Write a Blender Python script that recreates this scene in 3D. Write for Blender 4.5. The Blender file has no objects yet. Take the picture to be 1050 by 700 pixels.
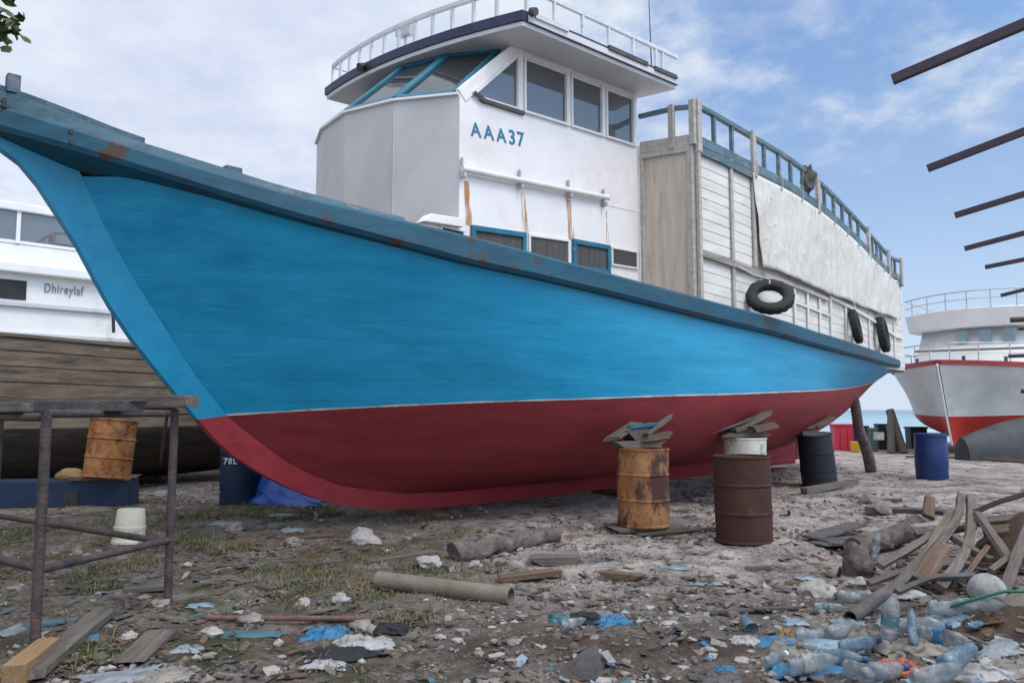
import bpy, math, random
import numpy as np
from mathutils import Vector, Matrix, noise as mn
random.seed(7); rng = np.random.default_rng(7)
PI = math.pi
scene = bpy.context.scene
COL = scene.collection

# ------------------------------------------------------------------ camera model (used to turn measured pixels into places)
F = 800.0; H = 1.45; TH = math.atan(70/800)
def ray(px, py):
    a = (px-525)/F; b = (350-py)/F
    return Vector((a, math.cos(TH)-b*math.sin(TH), math.sin(TH)+b*math.cos(TH)))
def at(px, py, d):
    r = ray(px, py); return r*(d/r.y)+Vector((0, 0, H))
P1 = Vector((-1.594, 9.589, 0.25))
AX = Vector((0.7217, 0.6922, 0)); NN = Vector((0.6922, -0.7217, 0)); Z = Vector((0, 0, 1))
def lat(px, py, l):
    r = ray(px, py); o = Vector((0, 0, H))-P1
    t = (l-o.dot(NN))/r.dot(NN); p = o+r*t
    return p.dot(AX), p.z+P1.z
def B(s, l, z): return Vector((P1.x+AX.x*s+NN.x*l, P1.y+AX.y*s+NN.y*l, z))
def tilt(s, l): return .045*s-.068*(l-1.55)
def Bt(s, l, z): return B(s, l, z+tilt(s, l))

def pchip(tab):
    xs = [a for a, b in tab]; ys = [b for a, b in tab]; n = len(xs)
    h = [xs[i+1]-xs[i] for i in range(n-1)]; d = [(ys[i+1]-ys[i])/h[i] for i in range(n-1)]
    m = [d[0]]+[0 if d[i-1]*d[i] <= 0 else 2*d[i-1]*d[i]/(d[i-1]+d[i]) for i in range(1, n-1)]+[d[-1]]
    def f(x):
        if x <= xs[0]: return ys[0]
        if x >= xs[-1]: return ys[-1]
        i = 0
        while xs[i+1] < x: i += 1
        t = (x-xs[i])/h[i]
        return ((2*t**3-3*t*t+1)*ys[i]+(t**3-2*t*t+t)*h[i]*m[i]+(3*t*t-2*t**3)*ys[i+1]+(t**3-t*t)*h[i]*m[i+1])
    return f
def smooth(a, b, x):
    t = np.clip((x-a)/(b-a), 0, 1); return t*t*(3-2*t)

# ------------------------------------------------------------------ numpy value noise
_perm = np.random.default_rng(3).random((256, 256))
def vnoise(x, y):
    xi = np.floor(x).astype(int); yi = np.floor(y).astype(int); fx = x-xi; fy = y-yi
    fx = fx*fx*(3-2*fx); fy = fy*fy*(3-2*fy)
    g = lambda i, j: _perm[i & 255, j & 255]
    return ((g(xi, yi)*(1-fx)+g(xi+1, yi)*fx)*(1-fy)+(g(xi, yi+1)*(1-fx)+g(xi+1, yi+1)*fx)*fy)*2-1
def fbm(x, y, o=4):
    v = 0; a = 1.0
    for k in range(o):
        v = v+a*vnoise(x*2**k+17.3*k, y*2**k-9.1*k); a *= .5
    return v
def hbase(x, y):
    x = np.asarray(x, float); y = np.asarray(y, float)
    h = .11*smooth(6.8, 9.2, y)+.035*fbm(x*.7+5, y*.7, 3)
    h = h+.10*np.exp(-(((x-.3)/2.2)**2+((y-7.2)/.9)**2))*.8          # gravel rise before the hull
    h = h+.16*np.exp(-(((x-4.3)/.8)**2+((y-6.4)/.9)**2))               # heap under the timber
    h = h+.30*np.exp(-(((x-5.9)/1.1)**2+((y-7.6)/1.3)**2))
    h = h+.14*np.exp(-(((x-3.35)/.45)**2+((y-5.0)/.5)**2))
    h = h+.16*np.exp(-(((x-5.6)/.9)**2+((y-16.0)/.9)**2))
    return h-2.6*smooth(33, 46, y)-.0*x
def gz(x, y): return float(hbase(x, y))
def gp(px, py, dz=0):                                                  # the place on the ground seen at a pixel
    z = 0.0
    for _ in range(12):
        r = ray(px, py); p = r*((z-H)/r.z)+Vector((0, 0, H)); z = .5*z+.5*(gz(p.x, p.y)+dz)
    return Vector((p.x, p.y, gz(p.x, p.y)+dz))

# ------------------------------------------------------------------ materials
def nodes(name):
    m = bpy.data.materials.new(name); m.use_nodes = True
    nt = m.node_tree; return m, nt, nt.nodes, nt.links, nt.nodes['Principled BSDF']
def ramp(N, a, b, pa=.35, pb=.65):
    r = N.new('ShaderNodeValToRGB'); e = r.color_ramp.elements
    e[0].position = pa; e[1].position = pb; e[0].color = (*a, 1) if len(a) == 3 else a; e[1].color = (*b, 1) if len(b) == 3 else b
    return r
def mat(name, c1, c2=None, sc=6, rough=.6, bump=.15, bsc=60, stretch=(1, 1, 1), rotz=0, spots=(), metal=0, spec=.4, coat=0, detail=8, pa=.35, pb=.65):
    m, nt, N, L, bs = nodes(name)
    tc = N.new('ShaderNodeTexCoord'); mp0 = N.new('ShaderNodeMapping'); mp0.inputs['Rotation'].default_value = (0, 0, rotz)
    mp = N.new('ShaderNodeMapping'); mp.inputs['Scale'].default_value = stretch
    L.new(tc.outputs['Object'], mp0.inputs['Vector']); L.new(mp0.outputs[0], mp.inputs['Vector'])
    nz = N.new('ShaderNodeTexNoise'); nz.inputs['Scale'].default_value = sc; nz.inputs['Detail'].default_value = detail; nz.inputs['Roughness'].default_value = .65
    L.new(mp.outputs[0], nz.inputs['Vector'])
    r = ramp(N, c1, c2 or c1, pa, pb); L.new(nz.outputs['Fac'], r.inputs[0]); out = r.outputs[0]
    rv = None
    for (col, ssc, lo, hi, st) in spots:
        mq = N.new('ShaderNodeMapping'); mq.inputs['Scale'].default_value = st; mq.inputs['Location'].default_value = (ssc, 3.1*ssc, 1.7)
        L.new(mp0.outputs[0], mq.inputs['Vector'])
        n2 = N.new('ShaderNodeTexNoise'); n2.inputs['Scale'].default_value = ssc; n2.inputs['Detail'].default_value = 9; n2.inputs['Roughness'].default_value = .68
        L.new(mq.outputs[0], n2.inputs['Vector'])
        r2 = ramp(N, (0, 0, 0), (1, 1, 1), lo, hi); L.new(n2.outputs['Fac'], r2.inputs[0])
        mx = N.new('ShaderNodeMixRGB'); L.new(r2.outputs[0], mx.inputs[0]); L.new(out, mx.inputs[1]); mx.inputs[2].default_value = (*col, 1); out = mx.outputs[0]
    L.new(out, bs.inputs['Base Color'])
    rr = N.new('ShaderNodeMapRange'); rr.inputs['To Min'].default_value = max(0, rough-.12); rr.inputs['To Max'].default_value = min(1, rough+.12)
    L.new(nz.outputs['Fac'], rr.inputs[0]); L.new(rr.outputs[0], bs.inputs['Roughness'])
    bs.inputs['Metallic'].default_value = metal; bs.inputs['Specular IOR Level'].default_value = spec; bs.inputs['Coat Weight'].default_value = coat
    if bump:
        nb = N.new('ShaderNodeTexNoise'); nb.inputs['Scale'].default_value = bsc; nb.inputs['Detail'].default_value = 5; L.new(mp.outputs[0], nb.inputs['Vector'])
        ad = N.new('ShaderNodeMath'); L.new(nb.outputs['Fac'], ad.inputs[0]); L.new(nz.outputs['Fac'], ad.inputs[1])
        bp = N.new('ShaderNodeBump'); bp.inputs['Strength'].default_value = bump; bp.inputs['Distance'].default_value = .02
        L.new(ad.outputs[0], bp.inputs['Height']); L.new(bp.outputs[0], bs.inputs['Normal'])
    return m
BR = -math.atan2(AX.y, AX.x)
one = (1, 1, 1)
MT = {}
MT['blue'] = mat('hull_blue_paint', (.012, .245, .435), (.022, .305, .520), 2.2, .42, .10, 14, (.35, 1, 3.2), BR, spots=[((.006, .17, .32), 1.0, .54, .80, (.35, 1, 1.8)), ((.025, .31, .50), 2.3, .60, .84, (.25, 1, 3))], spec=.35)
MT['bluestem'] = mat('stem_blue_paint', (.013, .245, .435), (.022, .295, .50), 5, .45, .08, 30, one, BR, spots=[((.006, .15, .29), 3, .6, .8, one)], spec=.35)
MT['red'] = mat('antifouling_red', (.22, .030, .037), (.285, .040, .048), 2.4, .62, .12, 16, (.35, 1, 3), BR, spots=[((.17, .022, .028), 1.5, .5, .8, (.4, 1, 2)), ((.31, .06, .07), 3, .64, .86, (.3, 1, 4))], spec=.25)
MT['redkeel'] = mat('keel_red', (.31, .036, .046), (.37, .046, .058), 4, .55, .1, 25, one, BR, spots=[((.22, .02, .03), 3, .6, .82, one)], spec=.3)
MT['stripe'] = mat('waterline_stripe', (.42, .38, .36), (.58, .52, .50), 9, .7, .1, spots=[((.25, .08, .08), 8, .55, .7, one)])
MT['rail'] = mat('rail_teal', (.006, .050, .088), (.011, .088, .140), 4, .55, .14, 40, (.5, 1, 2), BR, spots=[((.035, .045, .045), 4, .56, .68, (.6, 1, 1.4)), ((.055, .030, .02), 2.6, .58, .64, (1, 1, 1)), ((.07, .13, .17), 9, .65, .74, (.4, 1, 1))])
MT['railcap'] = mat('rail_cap_weathered', (.035, .085, .125), (.08, .14, .18), 6, .7, .18, 50, (.4, 1, 2), BR, spots=[((.20, .18, .17), 5, .55, .68, one), ((.02, .06, .09), 9, .6, .7, one)])
MT['white'] = mat('white_paint', (.70, .655, .645), (.77, .73, .72), 1.6, .5, .04, 30, one, BR, spots=[((.63, .54, .53), 1.1, .50, .75, one), ((.55, .50, .44), 7, .64, .82, (1, 1, .22))])
MT['whiteshade'] = mat('white_paint_shaded', (.40, .39, .40), (.48, .47, .48), 1.4, .55, .06, 30, one, BR, spots=[((.40, .40, .42), 2.5, .62, .85, one)])  # white paint greyed: weaker light on the wheelhouse front put into the colour
MT['whitewood'] = mat('white_weathered_wood', (.58, .545, .51), (.71, .675, .635), 3, .7, .2, 40, (.4, 1, 2), BR, spots=[((.38, .34, .30), 6, .60, .74, (.3, 1, 1.2)), ((.30, .2, .13), 14, .70, .78, one)])
MT['soffit'] = mat('soffit_white', (.52, .505, .51), (.60, .585, .585), 2, .55, .04, 30)
MT['navy'] = mat('navy_fascia', (.018, .022, .058), (.032, .038, .085), 5, .55, .1, 40, spots=[((.2, .2, .24), 11, .66, .75, one)])
MT['greywood'] = mat('grey_weathered_timber', (.20, .18, .165), (.34, .31, .28), 5, .85, .5, 40, (.25, 3, 3), BR, spots=[((.08, .07, .06), 9, .58, .72, (.3, 2, 2))])
MT['palewood'] = mat('pale_weathered_timber', (.33, .305, .28), (.47, .44, .41), 5, .85, .4, 40, (.25, 3, 3), BR, spots=[((.17, .145, .12), 7, .60, .74, (.3, 2, 2))])
MT['tealwood'] = mat('worn_teal_wood', (.05, .105, .14), (.13, .19, .22), 6, .7, .3, 40, (.4, 1, 2), BR, spots=[((.24, .22, .20), 7, .53, .66, one)])
MT['bluewin'] = mat('window_frame_blue', (.008, .095, .155), (.016, .15, .225), 6, .45, .1, 40, spots=[((.2, .28, .32), 12, .66, .74, one)])
MT['ply'] = mat('weathered_plywood', (.42, .345, .29), (.55, .47, .40), 3.0, .8, .25, 30, (4, 4, .35), BR, spots=[((.28, .22, .18), 5, .55, .80, (3, 3, .4))])
MT['trim'] = mat('white_trim', (.62, .59, .57), (.72, .69, .67), 4, .55, .06, 40, spots=[((.3, .22, .15), 8, .68, .76, one)])
MT['rubber'] = mat('black_rubber', (.011, .011, .012), (.025, .024, .024), 9, .75, .3, 60, spots=[((.08, .075, .07), 7, .62, .76, one)])
MT['canvas'] = mat('white_canvas', (.56, .53, .485), (.64, .615, .575), 1.6, .8, .12, 9, (1, 1, 1), BR, spots=[((.50, .46, .39), .7, .50, .80, (.5, 1, 1)), ((.52, .48, .42), 5, .60, .85, (2, 1, .25))])
MT['ruststain'] = mat('rust_stain', (.42, .15, .035), (.52, .30, .14), 6, .7, .05, 30, (3, 3, .5), BR, spots=[((.26, .09, .025), 6, .56, .70, (3, 3, .4))])
def creased(m):
    nt = m.node_tree; N = nt.nodes; L = nt.links; bs = N['Principled BSDF']; tc = N.new('ShaderNodeTexCoord'); mp0 = N.new('ShaderNodeMapping'); mp0.inputs['Rotation'].default_value = (0, 0, BR); L.new(tc.outputs['Object'], mp0.inputs[0])
    last = bs.inputs['Normal'].links[0].from_socket
    for st, sc, di in (((1.5, 1, .35), 1.6, .10), ((1.0, 1, .8), 2.6, .04), ((3, 1, .5), 3.2, .03)):
        mp = N.new('ShaderNodeMapping'); mp.inputs['Scale'].default_value = st; mp.inputs['Rotation'].default_value = (0, .25, 0); L.new(mp0.outputs[0], mp.inputs[0])
        n = N.new('ShaderNodeTexNoise'); n.inputs['Scale'].default_value = sc; n.inputs['Detail'].default_value = 2.5; L.new(mp.outputs[0], n.inputs['Vector'])
        a = N.new('ShaderNodeMath'); a.operation = 'SUBTRACT'; L.new(n.outputs['Fac'], a.inputs[0]); a.inputs[1].default_value = .5
        b = N.new('ShaderNodeMath'); b.operation = 'ABSOLUTE'; L.new(a.outputs[0], b.inputs[0]); c = N.new('ShaderNodeMath'); c.operation = 'POWER'; L.new(b.outputs[0], c.inputs[0]); c.inputs[1].default_value = .6
        bp = N.new('ShaderNodeBump'); bp.inputs['Strength'].default_value = .8; bp.inputs['Distance'].default_value = -di; L.new(c.outputs[0], bp.inputs['Height']); L.new(last, bp.inputs['Normal']); last = bp.outputs[0]
    L.new(last, bs.inputs['Normal'])
creased(MT['canvas'])
def ragged(m):
    nt = m.node_tree; N = nt.nodes; L = nt.links; tc = N.new('ShaderNodeTexCoord'); mp0 = N.new('ShaderNodeMapping'); mp0.inputs['Rotation'].default_value = (0, 0, BR); mp = N.new('ShaderNodeMapping'); mp.inputs['Scale'].default_value = (26, 26, 2.2)
    L.new(tc.outputs['Object'], mp0.inputs[0]); L.new(mp0.outputs[0], mp.inputs[0]); n = N.new('ShaderNodeTexNoise'); n.inputs['Scale'].default_value = 1; n.inputs['Detail'].default_value = 5; L.new(mp.outputs[0], n.inputs['Vector'])
    r = ramp(N, (0, 0, 0), (.95, .95, .95), .40, .60); L.new(n.outputs['Fac'], r.inputs[0]); L.new(r.outputs[0], N['Principled BSDF'].inputs['Alpha'])
ragged(MT['ruststain'])
MT['galv'] = mat('galvanised_tube', (.34, .34, .36), (.48, .48, .49), 6, .5, .1, 40, spots=[((.2, .1, .05), 8, .66, .76, one)], metal=.3)
MT['railpaint'] = mat('chalky_white_tube', (.50, .52, .54), (.62, .64, .66), 6, .6, .1, 50, spots=[((.26, .12, .08), 6, .62, .72, one), ((.25, .3, .33), 9, .6, .7, one)])
MT['dark'] = mat('dark_gear', (.012, .012, .014), (.03, .03, .03), 8, .5, .1)
MT['inside'] = mat('cabin_interior', (.10, .095, .09), (.16, .15, .14), 3, .8, .05)
MT['curtain'] = mat('dark_curtain', (.05, .046, .046), (.10, .09, .088), 3, .85, .2, 20, (6, 6, .3), BR)
MT['ink'] = mat('letter_blue', (.02, .13, .22), (.05, .20, .30), 20, .6, 0, spots=[((.5, .52, .54), 26, .66, .74, one)])
MT['inkgrey'] = mat('letter_grey', (.14, .14, .15), (.3, .3, .3), 20, .6, 0)
MT['rope'] = mat('pale_rope', (.42, .40, .36), (.55, .52, .47), 30, .9, .2)
def planked(m, n_planks, seam_col, drip_col, up_drips):
    nt = m.node_tree; N = nt.nodes; L = nt.links; bs = N['Principled BSDF']
    at_ = N.new('ShaderNodeAttribute'); at_.attribute_name = 'plank'; sp = N.new('ShaderNodeSeparateXYZ'); L.new(at_.outputs['Vector'], sp.inputs[0])
    def M_(op, a, b=None):
        q = N.new('ShaderNodeMath'); q.operation = op
        for i, v in enumerate((a, b)):
            if v is None: continue
            if isinstance(v, (int, float)): q.inputs[i].default_value = v
            else: L.new(v, q.inputs[i])
        return q.outputs[0]
    wob = N.new('ShaderNodeTexNoise'); wob.inputs['Scale'].default_value = 1.3; wob.inputs['Detail'].default_value = 2; L.new(at_.outputs['Vector'], wob.inputs['Vector'])
    v = M_('ADD', M_('MULTIPLY', sp.outputs[1], n_planks), M_('MULTIPLY', wob.outputs['Fac'], .25)); f = M_('FRACT', v); d = M_('ABSOLUTE', M_('SUBTRACT', f, .5))
    seam = N.new('ShaderNodeMapRange'); seam.interpolation_type = 'SMOOTHSTEP'; seam.inputs[1].default_value = .055; seam.inputs[2].default_value = 0; L.new(d, seam.inputs[0])
    # butt joints and a slight tint per plank
    pl = N.new('ShaderNodeTexWhiteNoise'); pl.noise_dimensions = '2D'
    row = M_('FLOOR', M_('ADD', v, .5)); seg = M_('FLOOR', M_('ADD', M_('DIVIDE', sp.outputs[0], 3.1), M_('MULTIPLY', row, .37)))
    cb = N.new('ShaderNodeCombineXYZ'); L.new(row, cb.inputs[0]); L.new(seg, cb.inputs[1]); L.new(cb.outputs[0], pl.inputs['Vector'])
    old = bs.inputs['Base Color'].links[0].from_socket
    hsv = N.new('ShaderNodeHueSaturation'); L.new(old, hsv.inputs['Color']); mr = N.new('ShaderNodeMapRange'); mr.inputs[3].default_value = .955; mr.inputs[4].default_value = 1.045; L.new(pl.outputs['Value'], mr.inputs[0]); L.new(mr.outputs[0], hsv.inputs['Value'])
    seamv = N.new('ShaderNodeTexNoise'); seamv.inputs['Scale'].default_value = 2.2; L.new(at_.outputs['Vector'], seamv.inputs['Vector'])
    k = M_('MULTIPLY', seam.outputs[0], M_('MULTIPLY', seamv.outputs['Fac'], .24))
    mx = N.new('ShaderNodeMixRGB'); L.new(k, mx.inputs[0]); L.new(hsv.outputs[0], mx.inputs[1]); mx.inputs[2].default_value = (*seam_col, 1)
    # thin drips and scuffs
    mp = N.new('ShaderNodeMapping'); mp.inputs['Scale'].default_value = (9, 1.1, 1); L.new(at_.outputs['Vector'], mp.inputs[0])
    dn = N.new('ShaderNodeTexNoise'); dn.inputs['Scale'].default_value = 1.0; dn.inputs['Detail'].default_value = 5; L.new(mp.outputs[0], dn.inputs['Vector'])
    dr = ramp(N, (0, 0, 0), (1, 1, 1), .60, .74); L.new(dn.outputs['Fac'], dr.inputs[0])
    gate = N.new('ShaderNodeMapRange'); gate.inputs[1].default_value = up_drips[0]; gate.inputs[2].default_value = up_drips[1]; gate.inputs[4].default_value = .40; L.new(sp.outputs[1], gate.inputs[0])
    m2 = N.new('ShaderNodeMixRGB'); L.new(M_('MULTIPLY', dr.outputs[0], gate.outputs[0]), m2.inputs[0]); L.new(mx.outputs[0], m2.inputs[1]); m2.inputs[2].default_value = (*drip_col, 1)
    mps = N.new('ShaderNodeMapping'); mps.inputs['Scale'].default_value = (.9, 16, 1); L.new(at_.outputs['Vector'], mps.inputs[0])
    sn = N.new('ShaderNodeTexNoise'); sn.inputs['Scale'].default_value = 1.0; sn.inputs['Detail'].default_value = 6; L.new(mps.outputs[0], sn.inputs['Vector']); sr = ramp(N, (0, 0, 0), (.5, .5, .5), .63, .72); L.new(sn.outputs['Fac'], sr.inputs[0])
    h3 = N.new('ShaderNodeHueSaturation'); h3.inputs['Value'].default_value = 1.16; h3.inputs['Saturation'].default_value = .92; L.new(m2.outputs[0], h3.inputs['Color'])
    m3 = N.new('ShaderNodeMixRGB'); L.new(sr.outputs[0], m3.inputs[0]); L.new(m2.outputs[0], m3.inputs[1]); L.new(h3.outputs[0], m3.inputs[2])
    L.new(m3.outputs[0], bs.inputs['Base Color'])
    b0 = bs.inputs['Normal'].links[0].from_node; bp = N.new('ShaderNodeBump'); bp.inputs['Strength'].default_value = .35; bp.inputs['Distance'].default_value = -.02
    L.new(k, bp.inputs['Height']); L.new(b0.outputs[0], bp.inputs['Normal']); L.new(bp.outputs[0], bs.inputs['Normal'])
planked(MT['blue'], 9, (.004, .085, .16), (.10, .13, .13), (.45, 1.0)); planked(MT['red'], 8, (.07, .010, .014), (.10, .07, .07), (.6, 1.0))
def set_plank(o, rows, cols, ucoord, vcoord):
    a = o.data.attributes.new('plank', 'FLOAT_VECTOR', 'POINT'); n = len(o.data.vertices); v = np.zeros((n, 3), np.float32)
    k = 0
    for side in range(n//(rows*cols)+1):
        for i in range(rows):
            for j in range(cols):
                if k < n: v[k] = (ucoord[i]+side*31, vcoord[j], 0); k += 1
    a.data.foreach_set('vector', v.ravel())
def glass(name, tint, tr):
    m, nt, N, L, bs = nodes(name); N.remove(bs)
    o = N['Material Output']; t = N.new('ShaderNodeBsdfTransparent'); t.inputs[0].default_value = (*tint, 1)
    g = N.new('ShaderNodeBsdfGlossy'); g.inputs['Roughness'].default_value = .03; g.inputs['Color'].default_value = (.85, .88, .9, 1)
    d = N.new('ShaderNodeBsdfDiffuse'); d.inputs[0].default_value = (.20, .205, .215, 1)
    fr = N.new('ShaderNodeFresnel'); fr.inputs[0].default_value = 1.9
    mx = N.new('ShaderNodeMixShader'); mx.inputs[0].default_value = tr; L.new(t.outputs[0], mx.inputs[1]); L.new(d.outputs[0], mx.inputs[2])
    m2 = N.new('ShaderNodeMixShader'); L.new(fr.outputs[0], m2.inputs[0]); L.new(mx.outputs[0], m2.inputs[1]); L.new(g.outputs[0], m2.inputs[2])
    L.new(m2.outputs[0], o.inputs[0]); return m
MT['glass'] = glass('window_glass', (.34, .35, .37), .45); MT['glassfront'] = glass('windscreen_glass', (.20, .22, .24), .18)
MT['glassdark'] = glass('dark_window_glass', (.10, .11, .12), .25)
def plastic(name, c, tr=.45):
    m, nt, N, L, bs = nodes(name)
    bs.inputs['Base Color'].default_value = (*c, 1); bs.inputs['Roughness'].default_value = .28
    o = N['Material Output']; t = N.new('ShaderNodeBsdfTransparent'); t.inputs[0].default_value = (.82, .87, .90, 1)
    tc = N.new('ShaderNodeTexCoord'); nz = N.new('ShaderNodeTexNoise'); nz.inputs['Scale'].default_value = 14; nz.inputs['Detail'].default_value = 6
    L.new(tc.outputs['Object'], nz.inputs['Vector']); r = ramp(N, (max(0, tr-.3),)*3, (min(1, tr+.2),)*3, .35, .65); L.new(nz.outputs['Fac'], r.inputs[0])
    mx = N.new('ShaderNodeMixShader'); L.new(r.outputs[0], mx.inputs[0]); L.new(bs.outputs[0], mx.inputs[1]); L.new(t.outputs[0], mx.inputs[2]); L.new(mx.outputs[0], o.inputs[0])
    bp = N.new('ShaderNodeBump'); bp.inputs['Strength'].default_value = .5; bp.inputs['Distance'].default_value = .01; L.new(nz.outputs['Fac'], bp.inputs['Height']); L.new(bp.outputs[0], bs.inputs['Normal'])
    return m
MT['pet'] = plastic('clear_blue_plastic', (.25, .275, .295), .55); MT['petblue'] = plastic('pale_blue_plastic', (.13, .20, .255), .42); MT['petgrey'] = plastic('cloudy_plastic', (.24, .255, .27), .5)
def simple(name, c, c2=None, **k): MT[name] = mat(name, c, c2 or tuple(min(1, x*1.35) for x in c), **k)
dirt = ((.11, .09, .075), 5, .52, .70, one)
simple('capblue', (.02, .06, .16), rough=.4); simple('capwhite', (.6, .62, .64), rough=.4)
simple('bagblue', (.018, .105, .21), rough=.45, bump=.5, bsc=20, spots=[dirt]); simple('baglight', (.12, .19, .26), (.23, .30, .36), rough=.4, bump=.5, bsc=18, spots=[dirt])
simple('clothwhite', (.22, .21, .215), (.36, .35, .36), rough=.85, bump=.5, bsc=20, spots=[dirt]); simple('clothblack', (.012, .013, .016), rough=.85, bump=.5, bsc=20)
simple('sack', (.14, .13, .115), (.26, .24, .21), rough=.85, bump=.5, bsc=40, spots=[dirt]); simple('orange', (.30, .065, .025), rough=.5, bump=.3, spots=[dirt])
simple('green', (.012, .10, .06), rough=.5); simple('tealplastic', (.03, .10, .12), (.06, .14, .165), rough=.5, spots=[dirt])
simple('sheetgrey', (.13, .15, .17), (.25, .27, .30), rough=.6, bump=.3, spots=[dirt]); simple('slate', (.05, .045, .045), (.11, .10, .10), rough=.8, bump=.5)
simple('stone', (.165, .143, .132), (.27, .240, .226), sc=9, rough=.9, bump=.8, bsc=30, spots=[((.13, .11, .10), 7, .52, .72, one)])
simple('stonewhite', (.26, .235, .225), (.37, .345, .335), sc=12, rough=.9, bump=.8, bsc=30, spots=[((.22, .19, .17), 7, .58, .72, one)])
simple('woodgrey', (.080, .067, .058), (.165, .140, .122), sc=5, rough=.9, bump=.7, bsc=30, stretch=(.4, 6, 6), spots=[((.05, .042, .036), 6, .54, .7, (.4, 4, 4))])
simple('woodpale', (.095, .078, .066), (.185, .158, .135), sc=5, rough=.9, bump=.6, bsc=30, stretch=(.4, 6, 6), spots=[((.09, .075, .065), 6, .56, .72, (.4, 4, 4))])
simple('woodbrown', (.085, .055, .038), (.17, .11, .075), sc=5, rough=.9, bump=.6, bsc=30, stretch=(.4, 6, 6), spots=[((.035, .025, .02), 6, .56, .72, (.4, 4, 4))])
simple('woodyellow', (.20, .12, .055), (.28, .185, .09), sc=5, rough=.85, bump=.5, bsc=30, stretch=(.4, 6, 6), spots=[((.12, .08, .045), 6, .56, .72, (.4, 4, 4))])
simple('woodred', (.12, .045, .035), (.2, .1, .08), sc=5, rough=.9, bump=.6, bsc=30, stretch=(.4, 6, 6), spots=[((.2, .17, .15), 6, .56, .72, (.4, 4, 4))])
simple('log', (.085, .065, .060), (.18, .145, .135), sc=7, rough=.95, bump=1, bsc=26, spots=[((.05, .04, .035), 4, .52, .68, one), ((.34, .31, .30), 5, .62, .72, one)])
simple('oldhull', (.095, .072, .054), (.20, .158, .124), sc=3.2, rough=.9, bump=.4, bsc=14, stretch=(.5, 1, 3.2), rotz=BR, spots=[((.03, .027, .022), 2.2, .56, .72, (.5, 1, 3)), ((.27, .24, .20), 5, .60, .76, (.6, 1, 2)), ((.13, .08, .05), 3, .6, .72, (.7, 1, 1.6)), ((.06, .075, .03), 2.2, .60, .76, one)])
simple('oldhullshade', (.034, .028, .023), (.085, .070, .057), sc=3.2, rough=.9, bump=.4, stretch=(.5, 1, 3), rotz=BR, spots=[((.11, .095, .07), 4, .62, .74, (.5, 1, 3))])  # stands for shade under the old hull, painted into its bottom colour
simple('pipetan', (.135, .112, .088), (.20, .17, .138), sc=4, rough=.8, bump=.3, spots=[((.08, .08, .05), 5, .55, .72, one)])
simple('steelrust', (.040, .031, .034), (.085, .060, .058), sc=9, rough=.75, bump=.6, bsc=60, spots=[((.13, .065, .04), 7, .60, .72, one), ((.022, .02, .026), 4, .52, .66, one)])
simple('rodsteel', (.030, .022, .036), (.055, .038, .055), sc=6, rough=.6, bump=.2)
simple('rodrust', (.10, .055, .045), (.17, .10, .085), sc=9, rough=.85, bump=.5)
simple('drumorange', (.25, .10, .036), (.36, .185, .08), sc=2.5, rough=.75, bump=.35, bsc=40, spots=[((.17, .06, .022), 2.6, .46, .62, (1, 1, .7)), ((.06, .024, .018), 3.3, .50, .58, (1.2, 1.2, .6)), ((.30, .25, .22), 4, .60, .72, one), ((.045, .02, .015), 12, .60, .66, one)])
simple('drumbrown', (.036, .014, .010), (.062, .024, .016), sc=4, rough=.8, bump=.35, bsc=50, spots=[((.045, .018, .014), 4, .5, .7, (1, 1, .5)), ((.20, .10, .07), 9, .66, .76, one)])
simple('drumrust', (.30, .115, .038), (.46, .24, .10), sc=5, rough=.85, bump=.7, bsc=40, spots=[((.20, .07, .022), 3.5, .44, .60, one), ((.06, .026, .02), 6, .53, .64, one), ((.10, .08, .12), 2.2, .62, .72, one)])
simple('drumnavy', (.007, .008, .014), (.014, .014, .024), sc=5, rough=.6, bump=.25, spots=[((.13, .12, .12), 8, .66, .74, (.4, .4, 3))])
simple('drumblue', (.007, .024, .10), (.012, .036, .145), sc=5, rough=.45, bump=.15, spots=[((.10, .12, .16), 7, .66, .76, one)])
simple('drumwhite', (.40, .39, .36), (.55, .54, .50), sc=4, rough=.75, bump=.4, spots=[((.16, .12, .08), 4, .50, .66, one), ((.30, .28, .08), 6, .62, .72, one)])
simple('pail', (.50, .47, .38), (.62, .59, .50), sc=4, rough=.55, bump=.15, spots=[((.22, .19, .14), 5, .56, .74, one)])
simple('navybox', (.005, .014, .045), (.010, .026, .07), sc=6, rough=.7, bump=.3, spots=[((.09, .10, .12), 8, .64, .74, one)])
simple('tarpblue', (.006, .05, .24), (.010, .075, .32), sc=4, rough=.45, bump=.4, bsc=20)
simple('soil', (.06, .040, .025), (.13, .085, .055), sc=60, rough=1, bump=1, bsc=160)
simple('redbin', (.40, .022, .045), rough=.45); simple('purplebin', (.06, .02, .24), rough=.45); simple('yellowbin', (.5, .26, .02), rough=.5); simple('blackbin', (.02, .025, .025), rough=.6); simple('greenbin', (.075, .11, .10), rough=.7, spots=[dirt])
simple('gelwhite', (.70, .70, .70), (.78, .78, .78), sc=2, rough=.35, bump=.02, spots=[((.52, .50, .47), 1.2, .6, .85, one)])
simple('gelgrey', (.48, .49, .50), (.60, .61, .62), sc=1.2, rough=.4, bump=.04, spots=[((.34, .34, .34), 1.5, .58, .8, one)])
simple('bootred', (.42, .028, .018), (.50, .04, .025), sc=2, rough=.5, bump=.05, spots=[((.25, .03, .02), 2.5, .58, .78, one)])
simple('railred', (.22, .015, .018), rough=.45)
simple('dinghy', (.018, .02, .024), (.045, .048, .055), sc=3, rough=.6, bump=.3)
simple('glasspale', (.16, .24, .28), rough=.15)
def leafmat(name, a, b):
    m = mat(name, a, b, 3, .6, .1); m.node_tree.nodes['Principled BSDF'].inputs['Subsurface Weight'].default_value = 0; return m
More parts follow.
